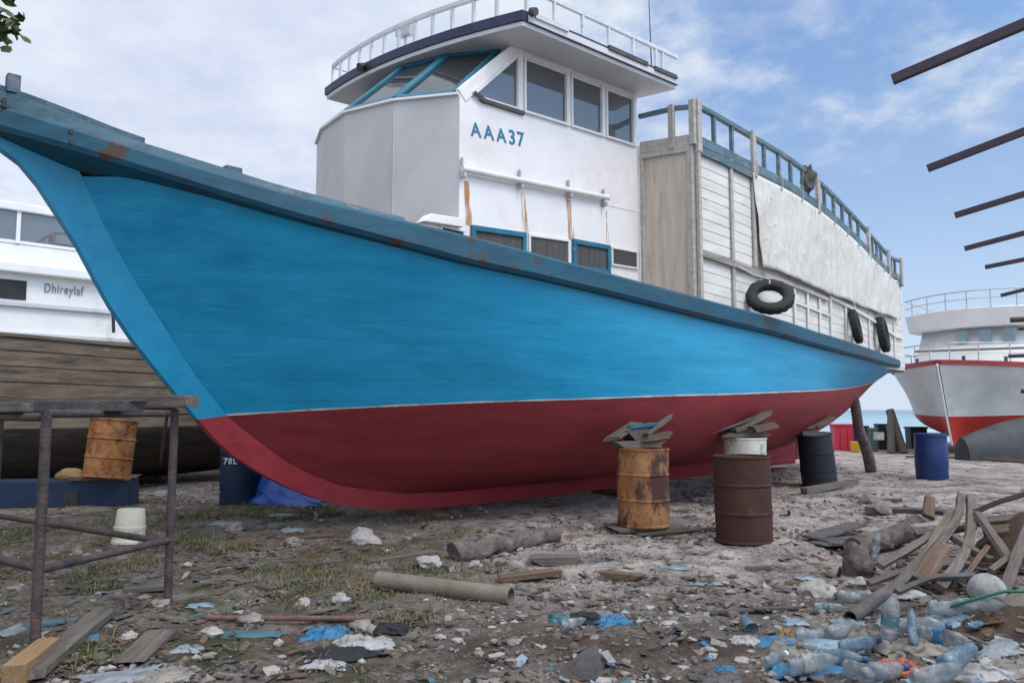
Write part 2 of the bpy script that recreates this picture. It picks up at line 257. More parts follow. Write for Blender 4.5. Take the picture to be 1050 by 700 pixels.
MT['leaf'] = leafmat('leaf_green', (.03, .055, .012), (.075, .095, .02)); MT['bark'] = mat('bark', (.06, .05, .04), (.13, .11, .09), 12, .95, .8)
MT['grass'] = leafmat('grass_green', (.035, .06, .014), (.10, .115, .04)); MT['grassdry'] = leafmat('grass_dry', (.15, .12, .06), (.22, .17, .09))

# ------------------------------------------------------------------ mesh building
class MB:
    def __init__(s): s.v = []; s.f = []; s.m = []; s.k = 0
    def add(s, vs, fs):
        o = len(s.v); s.v += [Vector(p) for p in vs]; s.f += [tuple(i+o for i in f) for f in fs]; s.m += [s.k]*len(fs); return s
    def box(s, c, size, R=None):
        c = Vector(c); x, y, z = [q/2 for q in size]; R = R or Matrix.Identity(3)
        vs = [c+R@Vector((a*x, b*y, d*z)) for a in (-1, 1) for b in (-1, 1) for d in (-1, 1)]
        return s.add(vs, [(0, 1, 3, 2), (4, 6, 7, 5), (0, 4, 5, 1), (2, 3, 7, 6), (0, 2, 6, 4), (1, 5, 7, 3)])
    def beam(s, p, q, w, h, up=Z):
        p = Vector(p); q = Vector(q); d = (q-p); L = d.length; d.normalize(); sd = d.cross(up)
        if sd.length < 1e-4: sd = d.cross(Vector((1, 0, 0)))
        sd.normalize(); u = sd.cross(d); R = Matrix((d, sd, u)).transposed()
        return s.box((p+q)/2, (L, w, h), R)
    def strip(s, path, prof, closed=False):        # path: list of lists of points (sections), quads between
        n = len(path[0]); vs = [p for sec in path for p in sec]; fs = []
        for i in range(len(path)-1):
            for j in range(n if closed else n-1):
                a = i*n+j; b = i*n+(j+1) % n; fs.append((a, b, b+n, a+n))
        if prof and closed: fs += [tuple(range(n))[::-1], tuple(range((len(path)-1)*n, len(path)*n))]
        return s.add(vs, fs)
    def tube(s, path, r, n=10):
        path = [Vector(p) for p in path]; rs = r if isinstance(r, (list, tuple)) else [r]*len(path)
        t0 = (path[1]-path[0]).normalized(); u = t0.cross(Z)
        if u.length < 1e-3: u = t0.cross(Vector((1, 0, 0)))
        u.normalize(); secs = []
        for i, p in enumerate(path):
            t = (path[min(i+1, len(path)-1)]-path[max(i-1, 0)]).normalized()
            u = (u-t*u.dot(t)).normalized(); w = t.cross(u)
            secs.append([p+(u*math.cos(2*PI*k/n)+w*math.sin(2*PI*k/n))*rs[i] for k in range(n)])
        return s.strip(secs, True, True)
    def lathe(s, prof, n=24, M=None):
        M = M or Matrix.Identity(4)
        secs = [[M@Vector((r*math.cos(2*PI*k/n), r*math.sin(2*PI*k/n), z)) for k in range(n)] for r, z in prof]
        return s.strip(secs, True, True)
    def prism(s, poly, off):
        off = Vector(off); n = len(poly); vs = [Vector(p) for p in poly]; vs += [p+off for p in vs]
        return s.add(vs, [tuple(range(n))[::-1], tuple(range(n, 2*n))]+[(i, (i+1) % n, n+(i+1) % n, n+i) for i in range(n)])
    def blob(s, c, r, seed=0, sub=2, amp=.3, sq=(1, 1, 1), fr=1.6):
        import bmesh
        bm = bmesh.new(); bmesh.ops.create_icosphere(bm, subdivisions=sub, radius=1)
        bm.verts.ensure_lookup_table(); vs = []
        for v in bm.verts:
            k = 1+amp*mn.noise(v.co*fr+Vector((seed*7.1, seed*3.3, seed)))+.4*amp*mn.noise(v.co*fr*2.7+Vector((seed, 0, 5)))
            vs.append(Vector(c)+Vector((v.co.x*sq[0], v.co.y*sq[1], v.co.z*sq[2]))*r*k)
        fs = [tuple(v.index for v in f.verts) for f in bm.faces]; bm.free(); return s.add(vs, fs)
    def xform(s, M, frm=0):
        for i in range(frm, len(s.v)): s.v[i] = M@s.v[i]
        return s
    def jitter(s, a, fr=3, seed=0):
        for i, p in enumerate(s.v): s.v[i] = p+mn.noise_vector(p*fr+Vector((seed*5.7, seed, 0)))*a
        return s
    def build(s, name, mats, parent=None, O=None, smooth=None, bevel=0, recalc=True):
        if not isinstance(mats, (list, tuple)): mats = [mats]
        if parent is not None: O = Vector(parent.get('_o', (0, 0, 0)))
        elif O is None: O = Vector((0, 0, 0))
        me = bpy.data.meshes.new(name); me.from_pydata([p-O for p in s.v], [], s.f)
        for q in mats: me.materials.append(MT[q] if isinstance(q, str) else q)
        if len(mats) > 1: me.polygons.foreach_set('material_index', s.m)
        if recalc:
            import bmesh
            bm = bmesh.new(); bm.from_mesh(me); bmesh.ops.recalc_face_normals(bm, faces=bm.faces); bm.to_mesh(me); bm.free()
        if smooth:
            me.polygons.foreach_set('use_smooth', [True]*len(me.polygons))
            me.set_sharp_from_angle(angle=math.radians(smooth))
        o = bpy.data.objects.new(name, me); COL.objects.link(o)
        if parent is not None: o.parent = parent; o['_o'] = parent.get('_o', (0, 0, 0))
        else: o.location = O; o['_o'] = tuple(O)
        if bevel:
            b = o.modifiers.new('edge', 'BEVEL'); b.width = bevel; b.segments = 2; b.limit_method = 'ANGLE'
        return o
def tag(o, label, cat, group=None, kind=None):
    if label: o['label'] = label
    if cat: o['category'] = cat
    if group: o['group'] = group
    if kind: o['kind'] = kind
    return o
def thing(name, label, cat, O, group=None):
    o = bpy.data.objects.new(name, None); o.empty_display_size = .2; COL.objects.link(o); o.location = O; o['_o'] = tuple(O)
    return tag(o, label, cat, group)
def copy_tree(o, parent=None):
    c = o.copy(); COL.objects.link(c)
    if parent is not None: c.parent = parent
    for ch in list(o.children): copy_tree(ch, c)
    return c
def textmesh(s, size, mat_, name, parent, M, ext=.002, space=1.16):
    cu = bpy.data.curves.new(name, 'FONT'); cu.body = s; cu.size = size; cu.extrude = ext; cu.space_character = space; cu.offset = size*.018
    ob = bpy.data.objects.new(name, cu); COL.objects.link(ob)
    dg = bpy.context.evaluated_depsgraph_get(); me = bpy.data.meshes.new_from_object(ob.evaluated_get(dg))
    bpy.data.objects.remove(ob); me.name = name; me.materials.clear(); me.materials.append(MT[mat_])
    O = Vector(parent.get('_o', (0, 0, 0)))
    me.transform(Matrix.Translation(-O)@M)
    o = bpy.data.objects.new(name, me); COL.objects.link(o); o.parent = parent; return o

# ================================================================== THE FISHING BOAT
boat = thing('fishing_boat', 'large wooden fishing boat with sky blue topsides, red bottom and white wheelhouse hauled out ashore', 'boat', B(2, 0, .2))
RB = pchip([(-4.35, .10), (-3.9, .45), (-3.5, .75), (-2.5, 1.35), (-1.5, 1.8), (0, 2.25), (1.5, 2.5), (3, 2.63), (5, 2.68), (7, 2.55), (9, 2.28), (11, 1.87), (12.6, 1.5), (13.1, 1.36)])
ZL = pchip([(-4.4, 3.93), (-4.15, 3.85), (-3.56, 3.66), (-3.1, 3.51), (-2.53, 3.34), (-2.08, 3.22), (-1.38, 3.08), (-.85, 2.99), (-.43, 2.92), (.5, 2.83), (1, 2.78), (3.37, 2.59), (4.47, 2.53), (5.95, 2.44), (8.27, 2.37), (10.5, 2.36), (13.1, 2.40)])
ZU = pchip([(-4.4, 4.15), (-4.02, 4.02), (-3.26, 3.75), (-2.54, 3.54), (-2.08, 3.43), (-.86, 3.25), (.2, 3.12), (.63, 3.07), (1.85, 2.95), (3, 2.86), (5.13, 2.73), (6.25, 2.66), (9.1, 2.58), (11, 2.56), (13.1, 2.58)])
WB = pchip([(-2.02, .14), (-1.5, .50), (-1, .86), (0, 1.44), (1, 1.93), (2, 2.26), (3, 2.45), (4.5, 2.55), (6, 2.47), (8, 2.12), (10, 1.65), (11.5, 1.28), (13.1, .9)])
ZW = pchip([(-2.02, 1.39), (-1.23, 1.45), (.13, 1.525), (1.47, 1.575), (2.63, 1.62), (3.73, 1.65), (5.17, 1.70), (7.5, 1.78), (10, 1.90), (11.5, 2.0), (13.1, 2.16)])
OUT = [(-4.32, 4.0), (-4.10, 3.75), (-3.95, 3.66), (-3.79, 3.48), (-3.64, 3.26), (-3.44, 2.96), (-3.29, 2.69), (-3.14, 2.43), (-2.93, 2.13), (-2.60, 1.73), (-2.27, 1.35), (-2.10, 1.16), (-1.90, .98), (-1.59, .78), (-1.27, .61), (-.92, .46), (-.56, .35), (-.17, .28), (.22, .24), (.9, .20), (2.4, .19), (4.45, .21), (6, .24), (7.5, .26), (9.57, .31), (10.55, .31)]
RAB = [(-3.75, 4.0), (-3.55, 3.75), (-3.47, 3.60), (-3.38, 3.42), (-3.29, 3.22), (-3.12, 2.93), (-3.0, 2.73), (-2.88, 2.56), (-2.66, 2.24), (-2.36, 1.80), (-2.02, 1.39), (-1.82, 1.23), (-1.64, 1.10), (-1.36, .90), (-1.05, .74), (-.72, .61), (-.40, .535), (-.05, .475), (.30, .43), (.95, .405), (2.4, .41), (4.45, .46), (6, .50), (7.5, .53), (9.57, .70), (10.4, .90)]
ZK = pchip([(-2.02, 1.39), (-1.82, 1.23), (-1.64, 1.10), (-1.32, .88), (-.97, .70), (-.62, .59), (-.23, .50), (.18, .43), (.9, .405), (2.4, .41), (4.45, .45), (6, .50), (8, .57), (9.3, .72), (10.5, 1.0), (11.5, 1.38), (12.4, 1.78), (13.1, 2.08)])
SEND = 13.1
us = [(i/70)**1.5 for i in range(71)]
sw = [-2.02+(SEND+2.02)*u for u in us]
# bottom (red): vertical sections from the rabbet to the waterline
def sec_bottom(s, sign):
    k = .8*float(smooth(-1.2, 3.0, s)); pts = []
    for j in range(15):
        t = j/14; f = (1-k)*t+k*math.sin(t*PI/2); g = (1-k)*t+k*(1-math.cos(t*PI/2))
        b0 = .14 if s < 9 else .14; pts.append(B(s, sign*(b0+(WB(s)-b0)*f), ZK(s)+(ZW(s)-ZK(s))*g))
    return pts
mb = MB()
for sg in (1, -1): mb.strip([sec_bottom(s, sg) for s in sw], False)
e1 = sec_bottom(SEND, 1); e2 = sec_bottom(SEND, -1); mb.strip([e1, e2], False)
mb.strip([[sec_bottom(s, 1)[0], sec_bottom(s, -1)[0]] for s in sw], False)
o = mb.build('hull_bottom', 'red', boat, smooth=50); set_plank(o, 71, 15, sw, [j/14 for j in range(15)])
# topsides (blue)
HB_over = pchip([(-3.47, .60), (-3.1, .26), (-2.6, .14), (-2, .11), (13.1, .08)])
def top_pt(s): return max(.14, RB(s)-HB_over(s)), (ZL(s)+.05 if s > -2.9 else (3.60 if s < -3.47 else 3.60+(ZL(-2.9)+.05-3.60)*(s+3.47)/.57))
sh = [-3.47+(SEND+3.47)*u for u in us]
rabz = pchip([(z, s) for s, z in sorted(RAB[2:11], key=lambda q: q[1])])
def sec_top(i, sign):
    pts = []; u = us[i]; s0 = sw[i]; s1 = sh[i]; b0, z0 = WB(s0), ZW(s0); b1, z1 = top_pt(s1)
    for j in range(25):
        v = j/24; z = z0+(z1-z0)*v
        zr = 1.39+(3.60-1.39)*v; dl = rabz(zr)-(-2.02+(-3.47+2.02)*v)
        ff = v-.10*math.sin(PI*v)*(1-float(smooth(-1, 3, s0)))+.06*math.sin(PI*v)*float(smooth(1, 4, s0))
        pts.append(B(s0+(s1-s0)*v+dl*(1-u)**8, sign*(b0+(b1-b0)*ff), z))
    return pts
mb = MB()
for sg in (1, -1): mb.strip([sec_top(i, sg) for i in range(71)], False)
mb.strip([sec_top(70, 1), sec_top(70, -1)], False)
o = mb.build('hull_topside', 'blue', boat, smooth=50); set_plank(o, 71, 25, sw, [j/24 for j in range(25)])
# painted waterline
mb = MB()
for sg in (1, -1):
    sec = []
    for i in range(71):
        a = sec_bottom(sw[i], sg); b = sec_top(i, sg); w = .016*(1+.35*math.sin(sw[i]*9))
        off = NN*sg*.004; p0 = a[-1]; dn = (a[-2]-p0).normalized(); up = (b[1]-p0).normalized()
        sec.append([p0+dn*w*.4+off, p0+off*1.3, p0+up*w+off])
    mb.strip(sec, False)
mb.build('waterline_stripe', 'stripe', boat)
# stem and keel
def stemkeel(i0, i1, name, m):
    mb = MB(); secs = []
    for i in range(i0, i1):
        o = OUT[i]; r = RAB[i]
        secs.append([B(r[0], .165, r[1]), B(o[0], .06, o[1]), B(o[0], -.06, o[1]), B(r[0], -.165, r[1])])
    # refine by linear steps
    fine = []
    for a, b in zip(secs[:-1], secs[1:]):
        for k in range(4): fine.append([p.lerp(q, k/4) for p, q in zip(a, b)])
    fine.append(secs[-1]); mb.strip(fine, True, True); return mb.build(name, m, boat, smooth=25)
stemkeel(0, 11, 'stem', 'bluestem'); stemkeel(10, len(OUT), 'keel', 'redkeel')
mb = MB(); mb.prism([B(8.6, -.09, .40), B(10.5, -.09, .36), B(10.62, -.09, 1.2), B(8.6, -.09, .75)], NN*.18); mb.build('skeg', 'redkeel', boat, bevel=.02)
mb = MB(); mb.prism([B(10.64, -.04, .38), B(11.05, -.04, .40), B(11.15, -.04, 1.1), B(10.75, -.04, 1.2)], NN*.08); mb.build('rudder', 'redkeel', boat, bevel=.015)
# rub rail and cap
ss = [-4.35+(SEND+4.35)*(i/90) for i in range(91)]
mb = MB()
for sg in (1, -1):
    secs = []
    for s in ss:
        b = RB(s); zl, zu = ZL(s), ZU(s); bi = max(.02, b-.34); w = .006*mn.noise(Vector((s*2, sg, 0)))
        secs.append([B(s, sg*(b-.02+w), zl), B(s, sg*(b+.015+w), zl+.04), B(s, sg*(b+.01), zu-.03), B(s, sg*(b-.02), zu), B(s, sg*bi, zu), B(s, sg*max(.01, b-.30-.25*float(smooth(-2.5, -3.4, s))), zl)])
    mb.strip(secs, True, True)
mb.build('rub_rail', 'rail', boat, smooth=30)
mb = MB()
for sg in (1, -1):
    secs = []
    for s in [q for q in ss if q < -.9]:
        b = RB(s)-.05; zu = ZU(s)+.003; h = .085*(1-.45*float(smooth(-3, -1, s)))+.075*float(smooth(-3.1, -4.2, s))
        secs.append([B(s, sg*b, zu), B(s, sg*(b-.03), zu+h), B(s, sg*max(.012, b-.22), zu+h), B(s, sg*max(.012, b-.22), zu)])
    mb.strip(secs, True, True)
mb.build('cap_rail', 'railcap', boat, smooth=30)
mb = MB()
for sg in (1, -1):
    secs = []
    for s in [-4.36+.1*i for i in range(13)]:
        b = max(.06, RB(s)-.10); zu = ZU(s)+.088+.075*float(smooth(-3.1, -4.2, s))
        secs.append([B(s, sg*b, zu), B(s, sg*b, zu+.055), B(s, sg*max(.012, b-.16), zu+.055), B(s, sg*max(.012, b-.16), zu)])
    mb.strip(secs, True, True)
mb.box(B(-4.06, .20, ZU(-4.06)+.26), (.10, .10, .16), Matrix.Rotation(-BR, 3, 'Z'))
mb.build('bow_board', 'railcap', boat)
s_, z_ = lat(238, 168, 1.15); mb = MB(); mb.box(B(s_, 1.15, ZU(s_)+.10), (.16, .12, .11), Matrix.Rotation(-BR, 3, 'Z')); mb.build('mooring_cleat', 'railcap', boat, bevel=.015)
mb = MB()                                                # deck
secs = [[B(s, -max(.01, RB(s)-.3), ZL(s)+.02), B(s, 0, ZL(s)+.05), B(s, max(.01, RB(s)-.3), ZL(s)+.02)] for s in ss]; mb.strip(secs, False); mb.build('deck', 'greywood', boat)
# bolt heads along the bow
mb = MB()
for px, py in ((73, 135), (73, 146), (4, 103), (4, 108)):
    s_, z_ = lat(px, py, .8); 
    for _ in range(20): s_, z_ = lat(px, py, RB(s_)+.012)
    mb.tube([B(s_, RB(s_)-.02, z_), B(s_, RB(s_)+.025, z_)], .022, 8)
mb.build('bolt_heads', 'dark', boat)

# ---- wheelhouse
WL = 1.55
RID = [(-.09, 1.55), (-.46, .83), (-.60, .02), (-.42, -.83), (-.09, -1.55)]
ZS = 4.94; ZT = 5.74; WB_ = 3.15
mb = MB()
th = .05
outline = RID+[(WB_, -1.55), (WB_, 1.55)]
def wall_panel(mb, a, b, z0a, z0b, z1a, z1b, t=.05):
    A = Vector((a[0], a[1])); Bv = Vector((b[0], b[1])); c = Vector((1.4, 0)); d = (Bv-A).normalized(); nn = Vector((-d.y, d.x))
    if nn.dot(c-A) < 0: nn = -nn
    vs = []
    for q, z0, z1 in ((A, z0a, z1a), (Bv, z0b, z1b)):
        for off in (0, t):
            p = q+nn*off
            for z in (z0, z1): vs.append(Bt(p.x, p.y, z))
    mb.add(vs, [(0, 4, 5, 1), (2, 3, 7, 6), (1, 5, 7, 3), (0, 2, 6, 4), (0, 1, 3, 2), (4, 6, 7, 5)])
wf = MB()
for i in range(4): wall_panel(wf, RID[i], RID[i+1], 2.55, 2.55, ZS, ZS)
wfront = wf.build('wheelhouse_front', 'whiteshade', boat)
wl = MB()
wall_panel(wl, (-.085, WL), (WB_, WL), 2.55, 2.45, ZS+.02, ZS+.02); wall_panel(wl, (-.085, -WL), (WB_, -WL), 2.55, 2.45, ZS, ZS)
wall_panel(wl, (WB_, WL-.06), (WB_, -WL+.06), 2.45, 2.45, ZS, ZS)
wl.build('wheelhouse_wall', 'white', boat)
mb = MB(); mb.add([Bt(s, l, 3.9) for s, l in outline], [tuple(range(len(outline)))]); mb.box(Bt(1.5, .2, 4.3), (.5, 1.4, .8), Matrix.Rotation(-BR, 3, 'Z')); mb.build('cabin_sole', 'inside', boat)
# posts at side windows (measured s of post centre lines)
posts = [.87, 1.72, 2.42, 3.10]
for sg in (1, -1):
    for s in posts: mb = MB(); mb.beam(Bt(s, sg*(WL-.02), ZS+.02), Bt(s, sg*(WL-.02), ZT+.02), .07, .06, AX); mb.build('window_post', 'white', boat, bevel=.006)
mb = MB()
for sg in (1, -1):
    mb.beam(Bt(-.06, sg*(WL-.025), ZS), Bt(.85, sg*(WL-.025), ZT+.02), .075, .16, Z)
    mb.beam(Bt(.7, sg*(WL-.02), ZT-.05), Bt(WB_, sg*(WL-.02), ZT-.05), .06, .12, Z); mb.build('window_header', 'white', boat, bevel=.006); mb = MB()
for l in (-1.0, 0, 1.0): mb = MB(); mb.beam(Bt(WB_-.03, l, ZS), Bt(WB_-.03, l, ZT), .07, .07, AX); mb.build('window_post', 'white', boat)
mb = MB(); mb.beam(Bt(RID[1][0]-.004, RID[1][1]+.003, 2.6), Bt(RID[1][0]-.004, RID[1][1]+.003, ZS-.01), .014, .014, AX); mb.build('corner_bead', 'whiteshade', boat)
def side_window(name, s0, s1, z0, z1, fm, gm, sgn=1, l=WL, fw=.032, proud=.02, slope=True):
    T = Bt
    m = MB(); lo = sgn*(l+proud/2)
    m.beam(T(s0, lo, z0+fw/2), T(s1, lo, z0+fw/2), proud+.03, fw, Z); m.beam(T(s0, lo, z1-fw/2), T(s1, lo, z1-fw/2), proud+.03, fw, Z)
    m.beam(T(s0+fw/2, lo, z0+fw), T(s0+fw/2, lo, z1-fw), fw, proud+.028, NN); m.beam(T(s1-fw/2, lo, z0+fw), T(s1-fw/2, lo, z1-fw), fw, proud+.028, NN)
    fr = m.build(name, fm, boat, bevel=.004)
    g = MB(); lg = sgn*(l-.012); g.prism([T(s0+fw, lg, z0+fw), T(s1-fw, lg, z0+fw), T(s1-fw, lg, z1-fw), T(s0+fw, lg, z1-fw)], NN*sgn*.006); g.build('pane', gm, fr)
    return fr
for (a, b) in ((.905, 1.69), (1.75, 2.39), (2.45, 3.07)):
    side_window('side_window', a, b, ZS+.02, ZT-.06, 'trim', 'glass'); side_window('side_window', a, b, ZS+.03, ZT-.10, 'trim', 'glass', -1)
for (a, b) in ((.915, 1.675), (1.765, 2.375), (2.465, 3.055)):
    m = MB(); m.beam(Bt(a+.05, WL-.05, ZT-.17), Bt(b-.05, WL-.05, ZT-.17), .03, .11, Z); m.build('window_blind', 'dark', boat)
for sg in (1, -1):
    m = MB(); l = sg*(WL+.012); tri = [(.10, ZS+.055), (.18, ZS+.03), (.82, ZS+.03), (.82, ZT-.08)]
    for i in range(4):
        a = tri[i]; b = tri[(i+1) % 4]; m.beam(Bt(a[0], l, a[1]), Bt(b[0], l, b[1]), .045 if i != 1 else .046, .035, NN)
    fr = m.build('quarter_window', 'trim', boat)
    g = MB(); g.prism([Bt(a, sg*(WL-.012), z) for a, z in tri], NN*sg*.006); g.build('pane', 'glass', fr)
mb = MB(); mb.beam(Bt(.10, WL+.02, ZS+.06), Bt(.28, WL+.02, ZS+.005), .05, .05, NN); mb.beam(Bt(.25, WL+.022, ZS+.012), Bt(.90, WL+.022, ZS+.005), .045, .03, NN); mb.build('window_sill', 'slate', boat)
# raked windscreens
RAKE = .86
def rk(s, l, h): return Bt(s+RAKE*h, l*(1-.10*h), ZS+(ZT-ZS)*h)
for i in range(4):
    (s0, l0), (s1, l1) = RID[i], RID[i+1]
    def q(u, h): return rk(s0+(s1-s0)*u, l0+(l1-l0)*u, h)
    out = (q(.5, .5)-Bt(1.2, 0, 5)); nrm = (q(1, 0)-q(0, 0)).cross(q(0, 1)-q(0, 0)).normalized()
    if nrm.dot(out) < 0: nrm = -nrm
    m = MB(); off = nrm*.02
    a0, a1 = (.10, .97) if i in (0,) else (.03, .97)
    fm = 'bluewin'
    for (u, h, u2, h2, w) in ((a0, .03, a1, .03, .075), (a0, .97, a1, .97, .05), (a0, .03, a0, .97, .06), (a1, .03, a1, .97, .075)):
        m.beam(q(u, h)+off, q(u2, h2)+off, w, .05, nrm)
    fr = m.build('windscreen', fm, boat, bevel=.004)
    g = MB(); g.prism([q(a0, .03)+off*.5, q(a1, .03)+off*.5, q(a1, .97)+off*.5, q(a0, .97)+off*.5], nrm*.006); g.build('pane', 'glassfront', fr)
    # white surround of the raked front
    m = MB(); 
    if i in (0, 3):
        u0, u1 = (0, .10) if i == 0 else (.90, 1)
        m.prism([q(u0, 0), q(u1, 0), q(u1, 1), q(u0, 1)], -nrm*.04); m.build('windscreen_surround', 'white', boat)
m = MB()
for i in range(4):
    p, q_ = RID[i], RID[i+1]; m.beam(Bt(p[0]-.012, p[1], ZS+.012), Bt(q_[0]-.012, q_[1], ZS+.012), .05, .03, Z)
m.build('front_ledge', 'white', boat, bevel=.005)
def Btr(s_, l_, z): return B(s_, l_, z+tilt(s_, l_)-.026*(l_-2.1))
m = MB()
for i in range(4):
    a_, b_ = RID[i], RID[i+1]; m.beam(rk(*a_, 1)+Z*.06, rk(*b_, 1)+Z*.06, .05, .16, Z)
m.build('front_header', 'whiteshade', boat)
# roof
def roof_outline(k=0):
    pts = []
    for i in range(13):
        l = 2.1-4.2*i/12; pts.append((.36-.24*(1-(l/2.1)**2)-k*.02, l*(1+.01*k)))
    return pts+[(3.32+.02*k, -2.1*(1+.01*k)), (3.32+.02*k, 2.1*(1+.01*k))]
def slab(mb, pl, z0, z1):
    mb.prism([Btr(s, l, z0) for s, l in pl], Z*(z1-z0)); return mb
rz = 5.715
roof = slab(MB(), roof_outline(), rz, rz+.06).build('wheelhouse_roof', 'soffit', boat, bevel=.01)
slab(MB(), roof_outline(1), rz+.06, rz+.175).build('roof_fascia', 'navy', roof)
slab(MB(), [(s+.06 if s < 1 else s-.06, l*.97) for s, l in roof_outline()], rz+.175, rz+.19).build('roof_top', 'soffit', roof)
mb = MB(); mb.beam(Btr(.42, 2.135, rz+.095), Btr(3.30, 2.135, rz+.095), .02, .075, Z); mb.build('roof_edge_board', 'soffit', roof)
for a_, b_, zz_ in ((.5, 1.05, .145), (1.8, 2.6, .15), (2.75, 3.25, .14)):
    mb = MB(); mb.beam(Btr(a_, 2.15, rz+zz_), Btr(b_, 2.15, rz+zz_), .035, .055, Z); mb.jitter(.008, 9); mb.build('roof_edge_strip', 'slate' if a_ > 1 else 'soffit', roof)
# railing on the wheelhouse roof
RH = .33
rl = [(s+.06 if s < 1 else s-.02, l*.965) for s, l in roof_outline()]
ringo = rl[:13]
m = MB(); pth = [Btr(s, l, rz+.18+RH) for s, l in ([(3.45, 2.03)]+ringo+[(3.45, -2.03)])]
# square top rail
for a, b in zip(pth[:-1], pth[1:]): m.beam(a, b, .045, .05, Z)
railing = m.build('roof_railing', 'railpaint', boat)
ps = [(3.1, 2.03), (2.95, 2.03), (2.45, 2.03), (1.95, 2.03), (1.45, 2.03), (.95, 2.03), (.5, 2.03)]+[rl[i] for i in range(1, 13)]+[(.95, -2.03), (1.7, -2.03), (2.4, -2.03), (3.1, -2.03)]
for k, (s, l) in enumerate(ps):
    m = MB(); m.beam(Btr(s, l, rz+.18), Btr(s, l, rz+.18+RH-.02), .035 if k != 6 else .05, .035 if k != 6 else .05, AX); m.build('post', 'railpaint', railing)
# search light, horn, antenna, fascia lamps
s_, z_ = .15, 0
def px_roof(px, l):
    s = 0
    r = ray(px, 100); o = -P1; 
    a = r.x/r.y                                   # plan ray: X = a*Y
    # P1.x+AX.x s+NN.x l = a (P1.y+AX.y s+NN.y l)
    return (a*(P1.y+NN.y*l)-P1.x-NN.x*l)/(AX.x-a*AX.y)
sl_l = -.55; sl_s = px_roof(415, sl_l)
m = MB(); c = Btr(sl_s, sl_l, rz+.18)
m.tube([c, c+Z*.10], .05, 12); m.tube([c+Z*.08, c+Z*.12, c+Z*.28, c+Z*.32], [.07, .11, .11, .06], 16); m.box(c+Z*.56-AX*.02, (.10, .24, .15), Matrix.Rotation(-BR+.3, 3, 'Z')); m.tube([c+Z*.3, c+Z*.5], .022, 8)
m.build('search_light', 'galv', boat, smooth=40)
m = MB(); hs = px_roof(676, 1.6); c = Btr(hs, 1.6, rz+.19); m.tube([c+Z*.16-AX*.1, c+Z*.17+AX*.05, c+Z*.18+AX*.18], [.03, .06, .13], 14); m.beam(c, c+Z*.16, .04, .04, AX); m.build('deck_horn', 'galv', boat, smooth=40)
m = MB(); an = px_roof(669, 1.5); m.tube([Btr(an, 1.5, rz+.2), Btr(an-.05, 1.5, rz+1.6)], [.012, .006], 6); m.build('whip_antenna', 'dark', boat)
m = MB()
for px, l in ((545, 2.15),): 
    s = px_roof(px, l); c = Btr(s, l, rz+.17); m.tube([c, c+NN*.07-Z*.02], [.05, .045], 12)
m.build('corner_lamp', 'slate', boat, smooth=40)
m = MB(); s = roof_outline()[8][0]; c = Btr(s-.03, roof_outline()[8][1], rz+.12); m.tube([c, c-AX*.08-Z*.04], [.05, .06], 12); m.build('fascia_lamp', 'dark', boat, smooth=40)
# awning pipe on the side with brackets and rust runs
(p0s, p0z), (p1s, p1z) = lat(474, 173, WL+.06), lat(624, 203, WL+.06)
m = MB(); m.tube([B(p0s, WL+.06, p0z), B(p1s, WL+.06, p1z)], .035, 12); pipe = m.build('awning_pipe', 'trim', boat, smooth=40)
for px, py in ((475, 172), (534, 184), (584, 194), (620, 203)):
    s_, z_ = lat(px, py, WL+.05); m = MB(); m.beam(B(s_, WL+.03, z_-.11), B(s_, WL+.03, z_+.12), .022, .03, NN); m.box(B(s_, WL+.05, z_-.085), (.035, .08, .05), Matrix.Rotation(-BR, 3, 'Z')); m.build('bracket', 'galv', pipe)
for px, py, py2, w in ((478, 186, 231, 6), (536, 198, 240, 6), (583, 205, 246, 7)):
    (a, za), (b, zb) = lat(px, py, WL), lat(px+3, py2, WL)
    sw_ = .05 if px < 580 else .06
    m = MB(); m.add([B(a-sw_*.7, WL+.004, za), B(a+sw_*.7, WL+.004, za), B(b+sw_, WL+.004, zb), B(b-sw_, WL+.004, zb)], [(0, 1, 2, 3)]); m.build('rust_run', 'ruststain', boat)
for px, py, py2, w in ((622, 216, 250, .007), (499, 104, 116, .02)):
    (a_, za_), (b_, zb_) = lat(px, py, WL), lat(px, py2, WL); m = MB(); m.add([B(a_-w, WL+.003, za_), B(a_+w, WL+.003, za_), B(b_+w*.6, WL+.003, zb_), B(b_-w*.6, WL+.003, zb_)], [(0, 1, 2, 3)]); m.build('rust_run', 'ruststain', boat)
# sheet joints on the side wall
for (x0, y0, x1, y1) in ((534, 200, 538, 238), (583, 208, 585, 244), (621, 218, 625, 252), (478, 180, 652, 217)):
    (a_, za_), (b_, zb_) = lat(x0, y0, WL), lat(x1, y1, WL); m = MB(); m.beam(B(a_, WL+.002, za_), B(b_, WL+.002, zb_), .009, .006, NN); m.build('wall_seam', 'soffit', boat)
# seams on the lower wall: raised lower panel edge
def sz(px, py, l=WL): return lat(px, py, l)
m = MB()
for (x0, y0, x1, y1) in ((654, 150, 655, 288),):
    (a, za), (b, zb) = sz(x0, y0), sz(x1, y1); m.beam(B(a+.02, WL+.012, za), B(b+.02, WL+.012, zb-.3), .06, .03, NN)
m.build('corner_trim', 'trim', boat)
